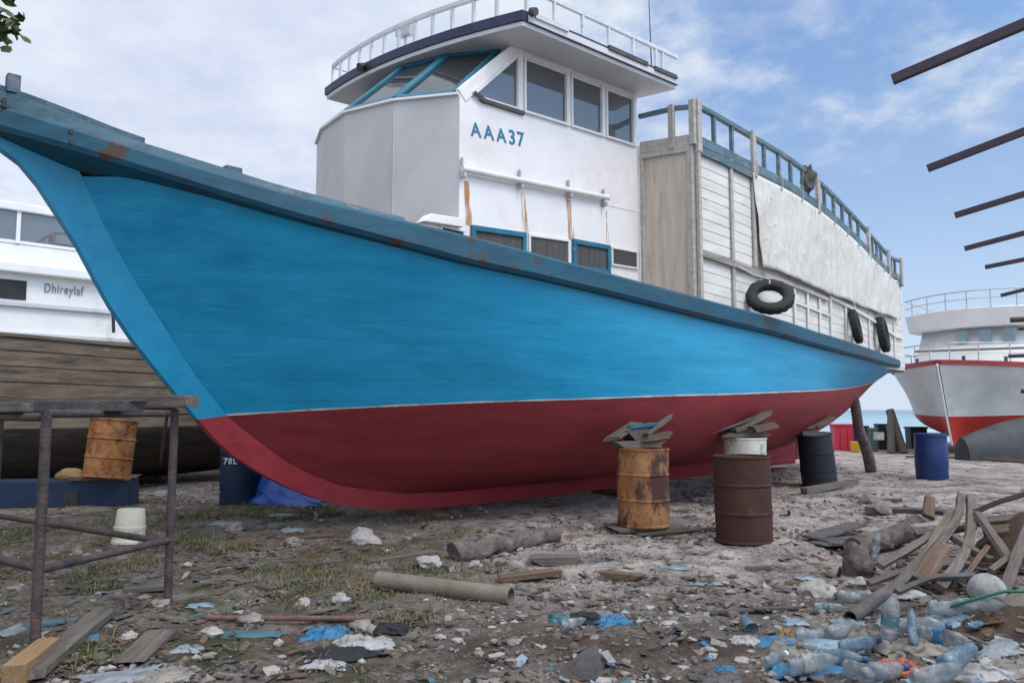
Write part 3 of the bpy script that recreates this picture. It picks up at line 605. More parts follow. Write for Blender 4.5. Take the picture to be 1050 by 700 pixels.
# row of low windows over the rail
def low_win(x0, y0, x1, y1, fm, gm, hgt, fw, pr):
    (a, za), (b, zb) = sz(x0, y0), sz(x1, y1)
    z1 = (za+zb)/2; T = lambda s, l, z: B(s, l, z)
    m = MB(); lo = WL+pr/2
    f = lambda s: za+(zb-za)*(s-a)/(b-a)
    m.beam(B(a, lo, f(a)-fw/2), B(b, lo, f(b)-fw/2), pr, fw, Z); m.beam(B(a, lo, f(a)-hgt), B(b, lo, f(b)-hgt), pr, fw, Z)
    m.beam(B(a+fw/2, lo, f(a)-fw), B(a+fw/2, lo, f(a)-hgt), fw, pr-.002, NN); m.beam(B(b-fw/2, lo, f(b)-fw), B(b-fw/2, lo, f(b)-hgt), fw, pr-.002, NN)
    fr = m.build('low_window', fm, boat, bevel=.004)
    g = MB(); lg = WL+.006; g.prism([B(a+fw, lg, f(a)-fw), B(b-fw, lg, f(b)-fw), B(b-fw, lg, f(b)-hgt), B(a+fw, lg, f(a)-hgt)], NN*.006); g.build('pane', gm, fr)
low_win(450, 230, 476, 236, 'trim', 'curtain', .35, .03, .03)
low_win(482, 231, 538, 239, 'bluewin', 'curtain', .40, .06, .04)
low_win(541, 240, 583, 246, 'trim', 'curtain', .40, .03, .03)
low_win(586, 245, 624, 252, 'bluewin', 'curtain', .36, .06, .04)
low_win(626, 253, 653, 258, 'trim', 'glassdark', .24, .025, .03)
m = MB(); (a, za), (b, zb) = sz(441, 219, 1.62), sz(474, 224, 1.62); m.prism([B(a, 1.50, za), B(b, 1.50, zb), B(b, 1.50, zb-.1), B(a-.1, 1.50, za-.1)], NN*.14); m.build('vent_box', 'white', boat, bevel=.01)
# registration letters
(a, za), (b, zb) = sz(483, 139), sz(535, 150)
dirv = (B(b, WL, zb)-B(a, WL, za)); wid = dirv.length; dirv.normalize(); upv = (Z-dirv*Z.dot(dirv)).normalized()
R = Matrix((dirv, upv, NN)).transposed().to_4x4()
def letters(txt, x0, size, bold):
    M = Matrix.Translation(B(a, WL+.004, za)+dirv*x0)@R@Matrix.Diagonal((1, 1, 1, 1))
    return textmesh(txt, size, 'ink', 'registration_lettering', boat, M, .002, bold)
o1 = letters('AAA', 0, .225, 1.42); o2 = letters('37', .585, .24, 1.16)

# ---- aft deckhouse
LC = pchip([(3.0, 2.33), (4, 2.38), (5.5, 2.38), (7, 2.28), (9, 2.04), (11, 1.70), (12.4, 1.42), (12.9, 1.32)])
ZC = pchip([(3.2, 5.01), (4.8, 4.93), (6.8, 4.84), (9, 4.66), (11, 4.50), (12.9, 4.44)])
ZR = pchip([(3.2, 5.56), (5, 5.45), (7, 5.33), (9, 5.13), (11, 4.97), (12.9, 4.90)])
s_px = {}
def s_at(px, off=0):
    s = 5.0
    for _ in range(60): s = .5*s+.5*px_roof(px, LC(s)+off)
    return s
SE = s_at(915.5)
sa = [3.32+(SE-3.32)*i/60 for i in range(61)]
m = MB()
NR = 17
for sg in (1, -1):
    secs = []
    for s in sa: secs.append([B(s, sg*LC(s), ZL(s)-.05+(ZC(s)-ZL(s)+.05)*j/6) for j in range(7)])
    m.strip(secs, False)
m.strip([[B(SE, LC(SE), 2.3), B(SE, LC(SE), ZC(SE))], [B(SE, -LC(SE), 2.3), B(SE, -LC(SE), ZC(SE))]], False)
# horizontal planks as thin lapped courses on the starboard side
m.strip([[B(s, -LC(s), ZC(s)-.01), B(s, LC(s), ZC(s)-.01)] for s in sa], False)
aft = m.build('deckhouse_wall', 'whitewood', boat)
m = MB()
for k in range(NR):
    secs = []
    for s in sa:
        z0 = ZL(s)+(ZC(s)-ZL(s))*(k+.02)/NR; z1 = ZL(s)+(ZC(s)-ZL(s))*(k+.985)/NR; w = .004*mn.noise(Vector((s*1.5, k*3.1, 0)))
        secs.append([B(s, LC(s)+.002, z0), B(s, LC(s)+.009+w*.6, z0+.004), B(s, LC(s)+.008+w*.6, z1-.006), B(s, LC(s)+.002, z1)])
    m.strip(secs, False)
m.build('plank_cladding', 'whitewood', aft)
def bat(p, q, w, t, mt, name, off=.02, seg=12):
    (sa_, za_), (sb_, zb_) = p, q; secs = []
    for i in range(seg+1):
        s = sa_+(sb_-sa_)*i/seg; z = za_+(zb_-za_)*i/seg; l = LC(s)+off; h = w/2
        if abs(sb_-sa_) > .3: secs.append([B(s, l, z-h), B(s, l+t, z-h), B(s, l+t, z+h), B(s, l, z+h)])
        else: secs.append([B(s-h, l, z), B(s-h, l+t, z), B(s+h, l+t, z), B(s+h, l, z)])
    return MB().strip(secs, True, True).build(name, mt, aft, bevel=.004)
def onwall(px, py, off=.02):
    s = s_at(px, off); return s, lat(px, py, LC(s)+off)[1]
bat((3.36, 2.7), (3.36, ZC(3.36)+.02), .065, .05, 'palewood', 'corner_batten')
for px in (745.5,):
    s = s_at(px); bat((s, ZL(s)), (s, ZC(s)), .06, .03, 'palewood', 'vertical_batten')
s = s_at(767.5); bat((s, onwall(768, 272)[1]), (s, ZC(s)), .07, .035, 'palewood', 'vertical_batten')
bat(onwall(714, 259), onwall(775, 281), .09, .05, 'greywood', 'horizontal_batten'); bat(onwall(776, 281), onwall(840, 306), .055, .05, 'palewood', 'horizontal_batten')
bat(onwall(842, 303), onwall(914, 345), .06, .04, 'trim', 'horizontal_batten')
# framed lower panels
for px in (806, 819, 831, 842, 857, 880, 905):
    s = s_at(px); bat((s, ZL(s)+.1), (s, lat(px, 292+(px-806)*.37, LC(s))[1]), .05, .028, 'trim', 'panel_stile')
bat(onwall(806, 308), onwall(842, 322), .04, .026, 'trim', 'panel_rail')
# plywood door facing forward with frame
D0 = (3.20, WL+.02); D1 = (3.32, 2.36)
def dpt(u, z, f=0): return B(D0[0]+(D1[0]-D0[0])*u-f*.98, D0[1]+(D1[1]-D0[1])*u+f*.15, z)
m = MB(); m.prism([dpt(0, 2.6), dpt(1, 2.6), dpt(1, 5.0), dpt(0, 5.07)], AX*.03); m.build('bulkhead_panel', 'ply', boat)
m = MB(); m.beam(dpt(.04, 2.6, .015), dpt(.04, 5.0, .015), .05, .05, AX); m.beam(dpt(.93, 2.6, .015), dpt(.93, 4.97, .015), .09, .05, AX); m.beam(dpt(0, 4.97, .02), dpt(.95, 4.93, .02), .05, .07, Z); m.build('door_frame', 'palewood', boat, bevel=.005)
m = MB(); m.beam(dpt(0, 5.10, .0), dpt(1.0, 5.04, .0), .06, .17, Z); m.build('cross_plank', 'palewood', boat, bevel=.006)
m = MB(); m.beam(dpt(-.02, 5.56), dpt(.66, 5.55), .06, .06, Z); m.beam(dpt(.66, 5.55), dpt(1.0, 5.51), .06, .06, Z); fr = m.build('forward_railing', 'tealwood', boat, bevel=.005)
for u in (.62, 1.0):
    m = MB(); m.beam(dpt(u, 4.98, .03), dpt(u, 5.60, .03), .085, .06, AX); m.build('post', 'palewood', fr, bevel=.006)
# railing along the deckhouse top
m = MB()
def sweep(zf, w, h, off, s0=3.34):
    secs = []
    for i in range(61):
        s = s0+(SE-s0)*i/60; l = LC(s)+off; z = zf(s); secs.append([B(s, l-w/2, z-h/2), B(s, l+w/2, z-h/2), B(s, l+w/2, z+h/2), B(s, l-w/2, z+h/2)])
    m.strip(secs, True, True)
sweep(ZR, .07, .06, 0); sweep(lambda s: ZC(s)+.05, .08, .13, .01); sweep(lambda s: ZC(s)-.08, .06, .10, .03)
rl_ = m.build('deckhouse_railing', 'tealwood', boat)
big = [712, 767.5, 832, 882, 901.5, 914]
for px in big:
    s = s_at(px); m = MB(); m.beam(B(s, LC(s)+.055, ZC(s)-.12), B(s, LC(s)+.055, ZR(s)+.06), .095, .055, NN); m.build('post', 'palewood', rl_, bevel=.006)
sm = [731, 749, 781.5, 796, 808, 820, 841.5, 850.5, 859, 867, 874.5, 888, 892.5, 896.5, 906, 910]
for px in sm:
    s = s_at(px); m = MB(); m.beam(B(s, LC(s), ZC(s)+.05), B(s, LC(s), ZR(s)), .05, .05, NN); m.build('baluster', 'tealwood', rl_)
m = MB()                                                     # port side railing, seen through the gaps
m.strip([[B(s, -LC(s)-.03, ZR(s)-.03), B(s, -LC(s)+.03, ZR(s)-.03), B(s, -LC(s)+.03, ZR(s)+.03), B(s, -LC(s)-.03, ZR(s)+.03)] for s in sa], True, True)
pr = m.build('port_railing', 'tealwood', boat)
for i in range(16):
    s = 3.5+(SE-3.6)*i/15; m = MB(); m.beam(B(s, -LC(s), ZC(s)), B(s, -LC(s), ZR(s)), .05, .05, NN); m.build('baluster', 'tealwood', pr)

# ---- white tarpaulin hung on the side
t0 = s_at(769, .06); t1 = s_at(912, .06)
def tarp_edge(px, py): s = s_at(px, .06); return s, lat(px, py, LC(s)+.06)[1]
tb = [tarp_edge(775, 273), tarp_edge(819, 290), tarp_edge(850, 303), tarp_edge(883, 316), tarp_edge(909, 325)]
tbz = pchip([(t0-.01, tb[0][1]-.0)]+[q for q in tb if q[0] > t0+.02]+[(t1+.01, tb[-1][1])]) if tb[0][0] > t0 else pchip(tb)
m = MB(); secs = []
for i in range(161):
    u = i/160; s = t0+(t1-t0)*u; zt = ZC(s)-.06; zb = tbz(s); col = []
    for j in range(25):
        v = j/24; z = zt+(zb-zt)*v
        ss_ = s+.10*v*(1-u)**3*1.6
        rd = lambda x: 1-2*abs(x)
        sk_ = s+.55*v*math.exp(-(s-t0)*.9)
        fold = .026*rd(mn.noise(Vector((sk_*3.2+.25*v, v*.25, 0))))**2*(.35+.65*v)+.016*rd(mn.noise(Vector((sk_*8.5, v*.35, 3))))**3*(.3+.7*v)+.03*mn.noise(Vector((s*.7, v*.6, 7)))*v
        fold += .012*rd(mn.noise(Vector((s*1.1+v*2.2, 4.4, 1))))
        z += .010*mn.noise(Vector((s*1.0, 9, 0)))*v-.012*v*math.sin(s*1.9)**2
        col.append(B(ss_, LC(s)+.075+fold*min(1, v*2.5+.1)+.015*v, z))
    secs.append(col)
m.strip(secs, False)
o = m.build('tarpaulin', 'canvas', None, O=B(7, 2.3, 3.5), smooth=60, recalc=False); tag(o, 'creased off white tarpaulin sheet hung along the deckhouse side below its railing', 'tarpaulin')
sd = o.modifiers.new('thick', 'SOLIDIFY'); sd.thickness = .004
o['_o'] = (B(7, 2.3, 3.5))[:]
for k in range(12):
    s = t0+.08+(t1-t0-.16)*k/11; c = B(s, LC(s)+.088, ZC(s)-.10); m = MB(); m.tube([c+Vector((0, 0, .0)), c+NN*.008], .022, 10); m.build('eyelet', 'galv', o)
    m = MB(); m.tube([c+NN*.01, c+NN*.03+Z*.10, c+NN*.02+Z*.22, c-NN*.03+Z*.26], .006, 5); m.build('tie_cord', 'rope', o)

# ---- tyres
def tyre_mesh():
    body = MB(); prof = []
    R, r = .258, .080
    for k in range(20):
        a = 2*PI*k/20; x = math.cos(a); y = math.sin(a)
        x = math.copysign(abs(x)**.7, x); y = math.copysign(abs(y)**.7, y)
        prof.append((R+r*x, r*.95*y))
    n = 44; secs = [[Vector((rr*math.cos(2*PI*i/n), rr*math.sin(2*PI*i/n), zz)) for rr, zz in prof] for i in range(n+1)]
    body.strip(secs, False, True); return body
tm = tyre_mesh()
def tyre(c, axis, label, sc=1.0):
    t = thing('tyre_fender', label, 'tyre', c, 'tyre fenders hung along the deckhouse')
    q = Vector(axis).to_track_quat('Z', 'Y'); t.rotation_mode = 'QUATERNION'; t.rotation_quaternion = q; t.scale = (sc,)*3
    t['_o'] = (0, 0, 0)
    o = tm.build('casing', 'rubber', t, smooth=50)
    g = MB()
    for k in range(36):
        a = 2*PI*k/36; g.box((.336*math.cos(a), .336*math.sin(a), 0), (.010, .026, .10), Matrix.Rotation(a, 3, 'Z')@Matrix.Rotation(.35*(-1)**k, 3, 'X'))
    g.build('tread', 'rubber', t)
    return t
s = s_at(779, .2); z = lat(779, 303, LC(s)+.22)[1]
ctr = B(s, LC(s)+.27, z); vh = Vector((ctr.x, ctr.y, 0)).normalized()
tyre(ctr, (-vh*.72+Z*.66+NN*.12), 'black tyre leaning on the rail below the tarpaulin corner, tied with pale rope', .97)
s = s_at(868, .12); c2 = B(s, LC(s)+.13, lat(868, 333, LC(s)+.13)[1]); tyre(c2, NN*.93+Z*.16+AX*.28, 'smaller black tyre hanging beside the aftmost tyre on the deckhouse', .92)
s = s_at(895, .12); c3 = B(s, LC(s)+.13, lat(895, 341, LC(s)+.13)[1]); tyre(c3, NN*.93+Z*.12+AX*.24, 'aftmost black tyre hanging on the deckhouse near the stern', 1.08)
def rope(path, r, label, name='rope', group=None):
    m = MB(); m.tube(path, r, 6); o = m.build(name, 'rope', None, O=Vector(path[0]), smooth=60); return tag(o, label, 'rope', group)
s = s_at(752, .08); a0 = B(s, LC(s)+.09, lat(752, 272, LC(s)+.09)[1])
rope([a0, a0.lerp(ctr+Z*.22, .5)-Z*.02, ctr+Z*.24-vh*.06, ctr+Z*.16-vh*.16], .012, 'pale rope tying the leaning tyre to the deckhouse batten')
rope([c2+Z*.65-NN*.05, c2+Z*.33], .010, 'short pale rope holding up the smaller of the two aft tyres')
rope([c3+Z*.60-NN*.05, c3+Z*.36], .010, 'short pale rope holding up the aftmost tyre near the stern')
# dark bundle on the railing
s = s_at(824); m = MB(); m.blob(B(s, LC(s)+.02, ZR(s)-.12), .16, 3, 3, .7, (.7, .6, 1.2)); m.blob(B(s-.12, LC(s)+.04, ZR(s)-.25), .12, 5, 3, .7, (.6, .5, 1.4))
tag(m.build('net_bundle', 'slate', None, O=B(s, LC(s), ZR(s)-.3), smooth=60), 'dark net bundle tied to the deckhouse railing', 'net')

# ================================================================== DRUMS
def drum(loc, label, mtl, h=.88, r=.29, rot=(0, 0, 0), seed=0, plastic_=False, group='steel drums', dent=.008, name='steel_drum'):
    t = thing(name, label, 'drum', loc, group); t['_o'] = (0, 0, 0); t.rotation_euler = rot
    q = r; k = h/.88
    if plastic_:
        prof = [(q*.93, 0), (q*.97, .03*k), (q*.97, .22*k), (q, .25*k), (q, .60*k), (q*.97, .63*k), (q*.97, .80*k), (q, .82*k), (q, .87*k), (q*.95, .88*k), (q*.93, .86*k)]
    else:
        prof = [(q*.97, 0), (q+.008, .004), (q+.008, .022), (q, .03)]
        for zc in (.30*k, .585*k): 
            prof += [(q, zc-.16*k), (q, zc-.016), (q+.011, zc-.008), (q+.011, zc+.008), (q, zc+.016)]
        prof += [(q, .75*k), (q, h-.03), (q+.009, h-.022), (q+.009, h-.002), (q-.002, h), (q-.008, h-.004), (q-.010, h-.025)]
    b = MB().lathe(prof, 40)
    for i, p in enumerate(b.v):
        d = Vector((p.x, p.y, 0)); 
        if d.length > .1: b.v[i] = p+d.normalized()*dent*(mn.noise(p*3.2+Vector((seed*3.3, seed, 1)))*1.6+.5*mn.noise(p*9+Vector((seed, 2, 1))))
    b.build('body', mtl, t, smooth=22)
    l = MB().lathe([(.001, h-.022), (q*.6, h-.021), (q-.011, h-.024), (q-.011, h-.03), (.001, h-.03)], 32); l.tube([(q*.6, 0, h-.025), (q*.6, 0, h-.005)], .03, 10); l.build('lid', mtl, t, smooth=38)
    return t
def place(px, d, py): p = at(px, py, d); return Vector((p.x, p.y, gz(p.x, p.y)))
p_or = place(660, 9.0, 540); p_br = place(763, 8.3, 560); p_wh = place(765, 11.0, 520); p_nv = place(841, 13.8, 498); p_bl = place(956, 15.1, 491)
slab_z = .05
drum(p_or+Z*slab_z, 'orange painted steel drum with dark rust patches propping up the hull', 'drumorange', .87, seed=1)
drum(p_br-Z*.02, 'dark brown rusty steel drum standing in front of the other drums', 'drumbrown', .89, seed=2)
drum(p_wh+Z*.02, 'dirty white steel drum mostly hidden behind the dark brown drum', 'drumwhite', .94, seed=3)
drum(p_nv-Z*.03, 'black navy steel drum leaning over under the stern', 'drumnavy', .93, rot=(math.radians(2), math.radians(-5.5), 0), seed=4)
drum(p_bl-Z*.02, 'blue plastic barrel standing alone on the gravel before the red bottomed boat', 'drumblue', .88, plastic_=True, seed=5, group='plastic barrels', dent=.002, name='plastic_barrel')

# timber packing on the drums
def rot_axes(d, up=Z):
    d = Vector(d).normalized(); sd = d.cross(up).normalized(); u = sd.cross(d); return Matrix((d, sd, u)).transposed()
def plank(p, q, w, h, mtl, label, name='plank', cat='plank', group=None, bend=0, taper=1.0, up=Z, jit=.01, seed=None, seg=10, broken=True):
    p = Vector(p); q = Vector(q); d = q-p; Ln = d.length; R = rot_axes(d, up); seed = seed if seed is not None else random.random()*50
    m = MB(); secs = []
    for i in range(seg+1):
        u = i/seg; ww = w*(1+(taper-1)*u); b = bend*4*u*(1-u)
        c = Vector((u*Ln-Ln/2, bend and b or 0, 0))
        e = []
        for (a, c2) in ((-1, -1), (1, -1), (1, 1), (-1, 1)):
            ex = 0
            if broken and i in (0, seg): ex = (random.random()-.5)*w*.9
            n_ = mn.noise(Vector((u*Ln*3, a*2+seed, c2)))*jit
            e.append(c+Vector((ex, a*ww/2+n_, c2*h/2+n_*.4)))
        secs.append(e)
    m.strip(secs, True, True)
    o = m.build(name, mtl, None, O=Vector((0, 0, 0)), bevel=min(.006, h*.15))
    o.matrix_world = Matrix.Translation((p+q)/2)@R.to_4x4(); 
    return tag(o, label, cat, group)
top = p_or+Z*(slab_z+.87)
plank(top+Vector((-.28, -.05, .045)), top+Vector((.24, .05, .045)), .24, .075, 'woodpale', 'thick pale timber block lying flat on the orange drum', 'timber_block', 'block')
plank(top+Vector((.02, -.12, .12)), top+Vector((.30, .02, .15)), .16, .07, 'woodbrown', 'short brown timber chunk on the block above the orange drum', 'timber_block', 'block')
plank(top+Vector((-.16, -.04, .15)), top+Vector((.14, .05, .16)), .22, .13, 'slate', 'dark timber chunk filling the middle of the packing on the orange drum', 'timber_block', 'block')
plank(top+Vector((-.36, -.10, .11)), top+Vector((-.02, .06, .30)), .24, .03, 'woodgrey', 'grey wedge board tilted against the hull on the orange drum')
plank(top+Vector((-.14, -.06, .24)), top+Vector((.17, .02, .275)), .20, .03, 'bluewin', 'worn blue painted board wedged on top of the orange drum')
plank(top+Vector((.00, -.12, .15)), top+Vector((.33, -.03, .36)), .12, .03, 'woodgrey', 'pointed wooden wedge driven upward beside the blue board')
topw = p_wh+Z*.96
plank(topw+Vector((-.32, -.1, .04)), topw+Vector((.26, .1, .05)), .28, .06, 'woodgrey', 'flat grey timber packing on the dirty white drum', 'timber_block', 'block')
plank(topw+Vector((-.62, -.14, .05)), topw+Vector((.12, .05, .27)), .26, .035, 'woodgrey', 'long tilted wedge board sticking out left over the white drum')
plank(topw+Vector((-.10, -.08, .12)), topw+Vector((.38, .02, .36)), .22, .05, 'woodpale', 'pale wedge board jammed under the hull above the white drum')
plank(topw+Vector((.05, -.15, .12)), topw+Vector((.42, .1, .17)), .2, .09, 'woodbrown', 'stub of brown timber on the packing of the white drum', 'timber_block', 'block')
plank(topw+Vector((-.25, -.12, .10)), topw+Vector((.16, .02, .15)), .22, .07, 'slate', 'dark timber block between the wedges on the white drum', 'timber_block', 'block')
topn = at(835, 447, 13.8)
plank(topn+Vector((-.28, -.1, .06)), topn+Vector((.26, .1, .03)), .28, .09, 'woodgrey', 'grey timber block on the leaning navy drum', 'timber_block', 'block')
plank(topn+Vector((-.30, -.12, .13)), topn+Vector((.22, .02, .26)), .24, .06, 'woodpale', 'pale wedge on the leaning navy drum touching the hull')
plank(topn+Vector((-.05, -.14, .16)), topn+Vector((.38, .1, .34)), .14, .05, 'woodbrown', 'brown pointed stick poking out right above the navy drum')
# slabs on the ground
plank(gp(638, 541, .02), gp(706, 540, .02), .42, .05, 'woodgrey', 'flat grey board under the orange drum')
plank(gp(825, 503, .06), gp(876, 494, .05), .13, .10, 'woodpale', 'round ended pale timber lying before the leaning navy drum', 'timber_post', 'timber')
# prop post under the stern
pb = gp(894, 486, -.05); tp = at(873, 404, 15.7)
m = MB(); pth = [pb.lerp(tp, i/8)+Vector((.02*math.sin(i), .02*math.cos(i*1.3), 0)) for i in range(9)]; m.tube(pth, [.125, .12, .115, .11, .11, .105, .10, .10, .10], 14); m.jitter(.012, 4, 3)
tag(m.build('prop_log', 'log', None, O=pb, smooth=50), 'slanted wooden prop log holding up the blue stern', 'log')
# keel blocks
for (s, lb) in ((.75, 'dark timber block under the forward keel in the hull shadow'), (4.6, 'dark timber block under the middle of the keel'), (9.3, 'dark timber block under the skeg beside the leaning drum')):
    c = B(s, 0, 0); g = gz(c.x, c.y); zt = .17 if s < 9 else .28
    plank(B(s, -.45, (g-.05+zt)/2), B(s, .35, (g-.05+zt)/2), .26, zt-g+.05, 'woodbrown', lb, 'keel_block', 'block')

# ================================================================== OTHER BOATS
def hull_generic(root, fr, st, names, mats_, zrail=.12, nb=10, nt=8):
    # st: stations (s, rake-corrected) of (s, b_top, b_wl, z_keel, z_wl, z_top, shift of keel in s)
    bot, topm, rl = MB(), MB(), MB()
    for sg in (1, -1):
        sb, stp, sr = [], [], []
        for (s, bt, bw, zk, zw, zt, sk, k) in st:
            f = []
            for j in range(nb+1):
                t = j/nb; ff = (1-k)*t+k*math.sin(t*PI/2); gg = (1-k)*t+k*(1-math.cos(t*PI/2)); z = zk+(zw-zk)*gg
                f.append(fr(s+sk*(zt-z)/(zt-zk), sg*(.03+(bw-.03)*ff), z))
            sb.append(f)
            f = []
            for j in range(nt+1):
                v = j/nt; z = zw+(zt-zw)*v; f.append(fr(s+sk*(zt-z)/(zt-zk), sg*(bw+(bt-bw)*v**1.25), z))
            stp.append(f)
            sr.append([fr(s, sg*(bt-.06), zt-.02), fr(s, sg*(bt+.05), zt-.02), fr(s, sg*(bt+.05), zt+zrail), fr(s, sg*max(.0, bt-.06), zt+zrail)])
        bot.strip(sb, False); topm.strip(stp, False); rl.strip(sr, True, True)
    e = st[-1]
    for mm, nn_ in ((bot, nb), (topm, nt)):
        n = nn_+1; N_ = len(mm.v)//2; a = list(range(N_-n, N_)); b = list(range(2*N_-n, 2*N_))
        mm.f += [(a[i], a[i+1], b[i+1], b[i]) for i in range(n-1)]; mm.m += [0]*(n-1)
    dk = MB(); dk.strip([[fr(s, -bt+.02, zt-.04), fr(s, bt-.02, zt-.04)] for (s, bt, bw, zk, zw, zt, sk, k) in st], False)
    out = []
    for mm, nm, mt, sm_ in ((bot, names[0], mats_[0], 50), (topm, names[1], mats_[1], 50), (rl, names[2], mats_[2], None), (dk, 'deck', mats_[3], None)):
        out.append(mm.build(nm, mt, root, smooth=sm_))
    return out
def dens(tabs, s0, s1, n):
    fs = [pchip([(r[0], r[i]) for r in tabs]) for i in range(1, len(tabs[0]))]
    return [tuple([s]+[f(s) for f in fs]) for s in [s0+(s1-s0)*(i/n)**1.3 for i in range(n+1)]]
# right: white boat with red bottom, bow towards the camera
RO = Vector((12.55, 23.0, 0)); 
def RF(s, l, z): return Vector((RO.x+AX.x*s+NN.x*l, RO.y+AX.y*s+NN.y*l, z))
rb = thing('white_motor_boat', 'white motor boat with red bottom and dark red rail, bow towards the viewer', 'boat', RF(3, 0, .2), 'boats laid up beyond the blue one')
tabs = [(0, .05, .04, .38, 1.25, 2.80, 1.0, 0), (.6, .75, .35, .38, 1.25, 2.78, .9, .1), (1.5, 1.6, .95, .38, 1.27, 2.74, .7, .3), (3, 2.35, 1.75, .4, 1.3, 2.68, .3, .6), (5, 2.7, 2.3, .42, 1.32, 2.64, 0, .8), (9, 2.65, 2.3, .5, 1.36, 2.62, 0, .8), (12, 2.4, 2.1, .6, 1.4, 2.66, 0, .7)]
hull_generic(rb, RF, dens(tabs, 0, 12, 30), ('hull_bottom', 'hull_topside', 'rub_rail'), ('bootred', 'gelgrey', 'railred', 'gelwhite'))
m = MB()                                                     # stem strip
m.tube([RF(-.02, 0, 2.8), RF(.5, 0, 1.5), RF(.98, 0, .40)], .03, 6); m.build('stem_strip', 'gelwhite', rb)
def bowed(mb, s0, half, z0, z1, rake=.2, bow=.9, back=9.5, n=14, over=0):
    fr = []
    pl = []
    for i in range(n+1):
        l = half-2*half*i/n; pl.append((s0-bow*(1-(l/half)**2), l))
    pl += [(back, -half), (back, half)]
    lo = [RF(s, l, z0) for s, l in pl]; hi = [RF(s+(rake if s < back-1 else 0), l, z1) for s, l in pl]; k = len(pl)
    mb.add(lo+hi, [tuple(range(k))[::-1], tuple(range(k, 2*k))]+[(i, (i+1) % k, k+(i+1) % k, k+i) for i in range(k)]); return pl
m = MB(); bowed(m, 4.2, 2.05, 2.6, 3.55, .25); m.build('cabin', 'gelwhite', rb, smooth=35)
m = MB(); bowed(m, 4.48, 2.0, 3.55, 4.15, .45); m.build('cabin_window_band', 'gelgrey', rb, smooth=35)
m = MB(); pl = bowed(m, 4.6, 2.35, 4.15, 4.75, -.35, 1.2); m.build('flybridge', 'gelwhite', rb, smooth=35, bevel=.05)
m = MB(); path = [RF(s-.35, l*.98, 5.3-.002*i) for i, (s, l) in enumerate(pl[:15])]; path = [RF(9.4, 2.3, 5.1)]+path+[RF(9.4, -2.3, 5.1)]
m.tube(path, .022, 6); m.tube([p-Z*.26 for p in path], .014, 6)
fr = m.build('flybridge_railing', 'galv', rb)
for p in path[::2]:
    q = MB(); q.tube([p, p-Z*.55], .018, 6); q.build('stanchion', 'galv', fr)
m = MB(); path = []
for sg in (1, -1):
    pp = [RF(s, sg*max(.02, pchip([(r[0], r[1]) for r in tabs])(s)-.08), 3.42) for s in (.25, .8, 1.5, 2.2, 3, 4, 5.5, 7)]
    m.tube(pp, .020, 6); m.tube([p-Z*.3 for p in pp], .012, 6); path += pp
fr = m.build('bow_railing', 'galv', rb)
for p in path:
    q = MB(); q.tube([p, p-Z*.66], .016, 6); q.build('stanchion', 'galv', fr)
m = MB(); m.beam(RF(1.5, -1.1, 3.30), RF(3.2, 1.6, 3.36), .3, .05, Z); m.build('boarding_plank', 'woodpale', rb)
for l in (-.35, .35, 1.0):
    m = MB(); m.box(RF(3.62+.1*l*l, l, 3.85), (.05, .32, .42), Matrix.Rotation(-BR, 3, 'Z')); m.build('window', 'glasspale', rb)
for l, s in ((-1.2, 1.2), (.6, .8), (1.6, 2.0)):
    m = MB(); m.tube([RF(s, l*.8, 2.78), RF(s, l*.8, 3.05)], .05, 8); m.build('bollard', 'slate', rb)
# two supports of the right boat
m = MB(); c = at(925, 462, 24.5); c.z = gz(c.x, c.y); m.tube([c+Vector((.2, .3, 0)), c+Vector((.1, .9, 1.35))], .13, 10); m.tube([c+Vector((-.25, .2, 0)), c+Vector((.1, .8, 1.25))], .12, 10)
tag(m.build('hull_shore', 'woodgrey', None, O=c, smooth=50), 'pair of grey timber shores under the port bow of the red bottomed boat', 'shore')
# upturned grey dinghy
c = at(1043, 462, 21.5); c.z = gz(c.x, c.y); m = MB(); secs = []
for i in range(15):
    u = i/14; w = .75*math.sin(PI*min(1, .06+u*.62))**.7; hh = 1.05*(.35+.65*math.sin(PI*min(1, .08+u*.55))); s = -2.1+4.6*u
    secs.append([c+Vector((.93*s, .37*s, 0))+Vector((-.37, .93, 0))*w*math.cos(a)+Z*(1.15*hh*math.sin(a)) for a in [PI*k/12 for k in range(13)]])
m.strip(secs, False); m.f += [tuple(range(13)), tuple(range(14*13, 15*13))]; m.m += [0, 0]
tag(m.build('upturned_dinghy', 'dinghy', None, O=c, smooth=50), 'dark grey dinghy hull turned over beneath the red bottomed boat', 'dinghy')

# left: old plank hull, then the white vessel behind
LO = Vector((-7.54, 11.5, 0))
def LF(s, l, z): return Vector((LO.x+AX.x*s+NN.x*(l-1.85), LO.y+AX.y*s+NN.y*(l-1.85), z))
wb = thing('wooden_hull', 'bare weathered grey plank hull lying behind the blue bow', 'boat', LF(0, 0, .1), 'boats laid up beyond the blue one')
tabs = [(-9, 1.2, 1.1, .5, 1.3, 2.75, 0, .5), (-5, 1.75, 1.75, .3, 1.2, 2.62, 0, .7), (0, 1.85, 1.88, .2, 1.15, 2.557, 0, .75), (2.4, 1.85, 1.85, .2, 1.15, 2.48, 0, .7), (4.5, 1.5, 1.25, .3, 1.2, 2.5, 0, .5), (6, .8, .45, .6, 1.3, 2.55, -.2, .2), (7, .06, .05, 1.0, 1.5, 2.6, -.8, 0)]
hull_generic(wb, LF, dens(tabs, -9, 7, 44), ('hull_bottom', 'hull_topside', 'gunwale'), ('oldhullshade', 'oldhull', 'oldhull', 'greywood'), zrail=.03)
fT = [pchip([(r[0], r[i]) for r in tabs]) for i in range(1, 8)]
m = MB()                                                     # plank edges standing proud
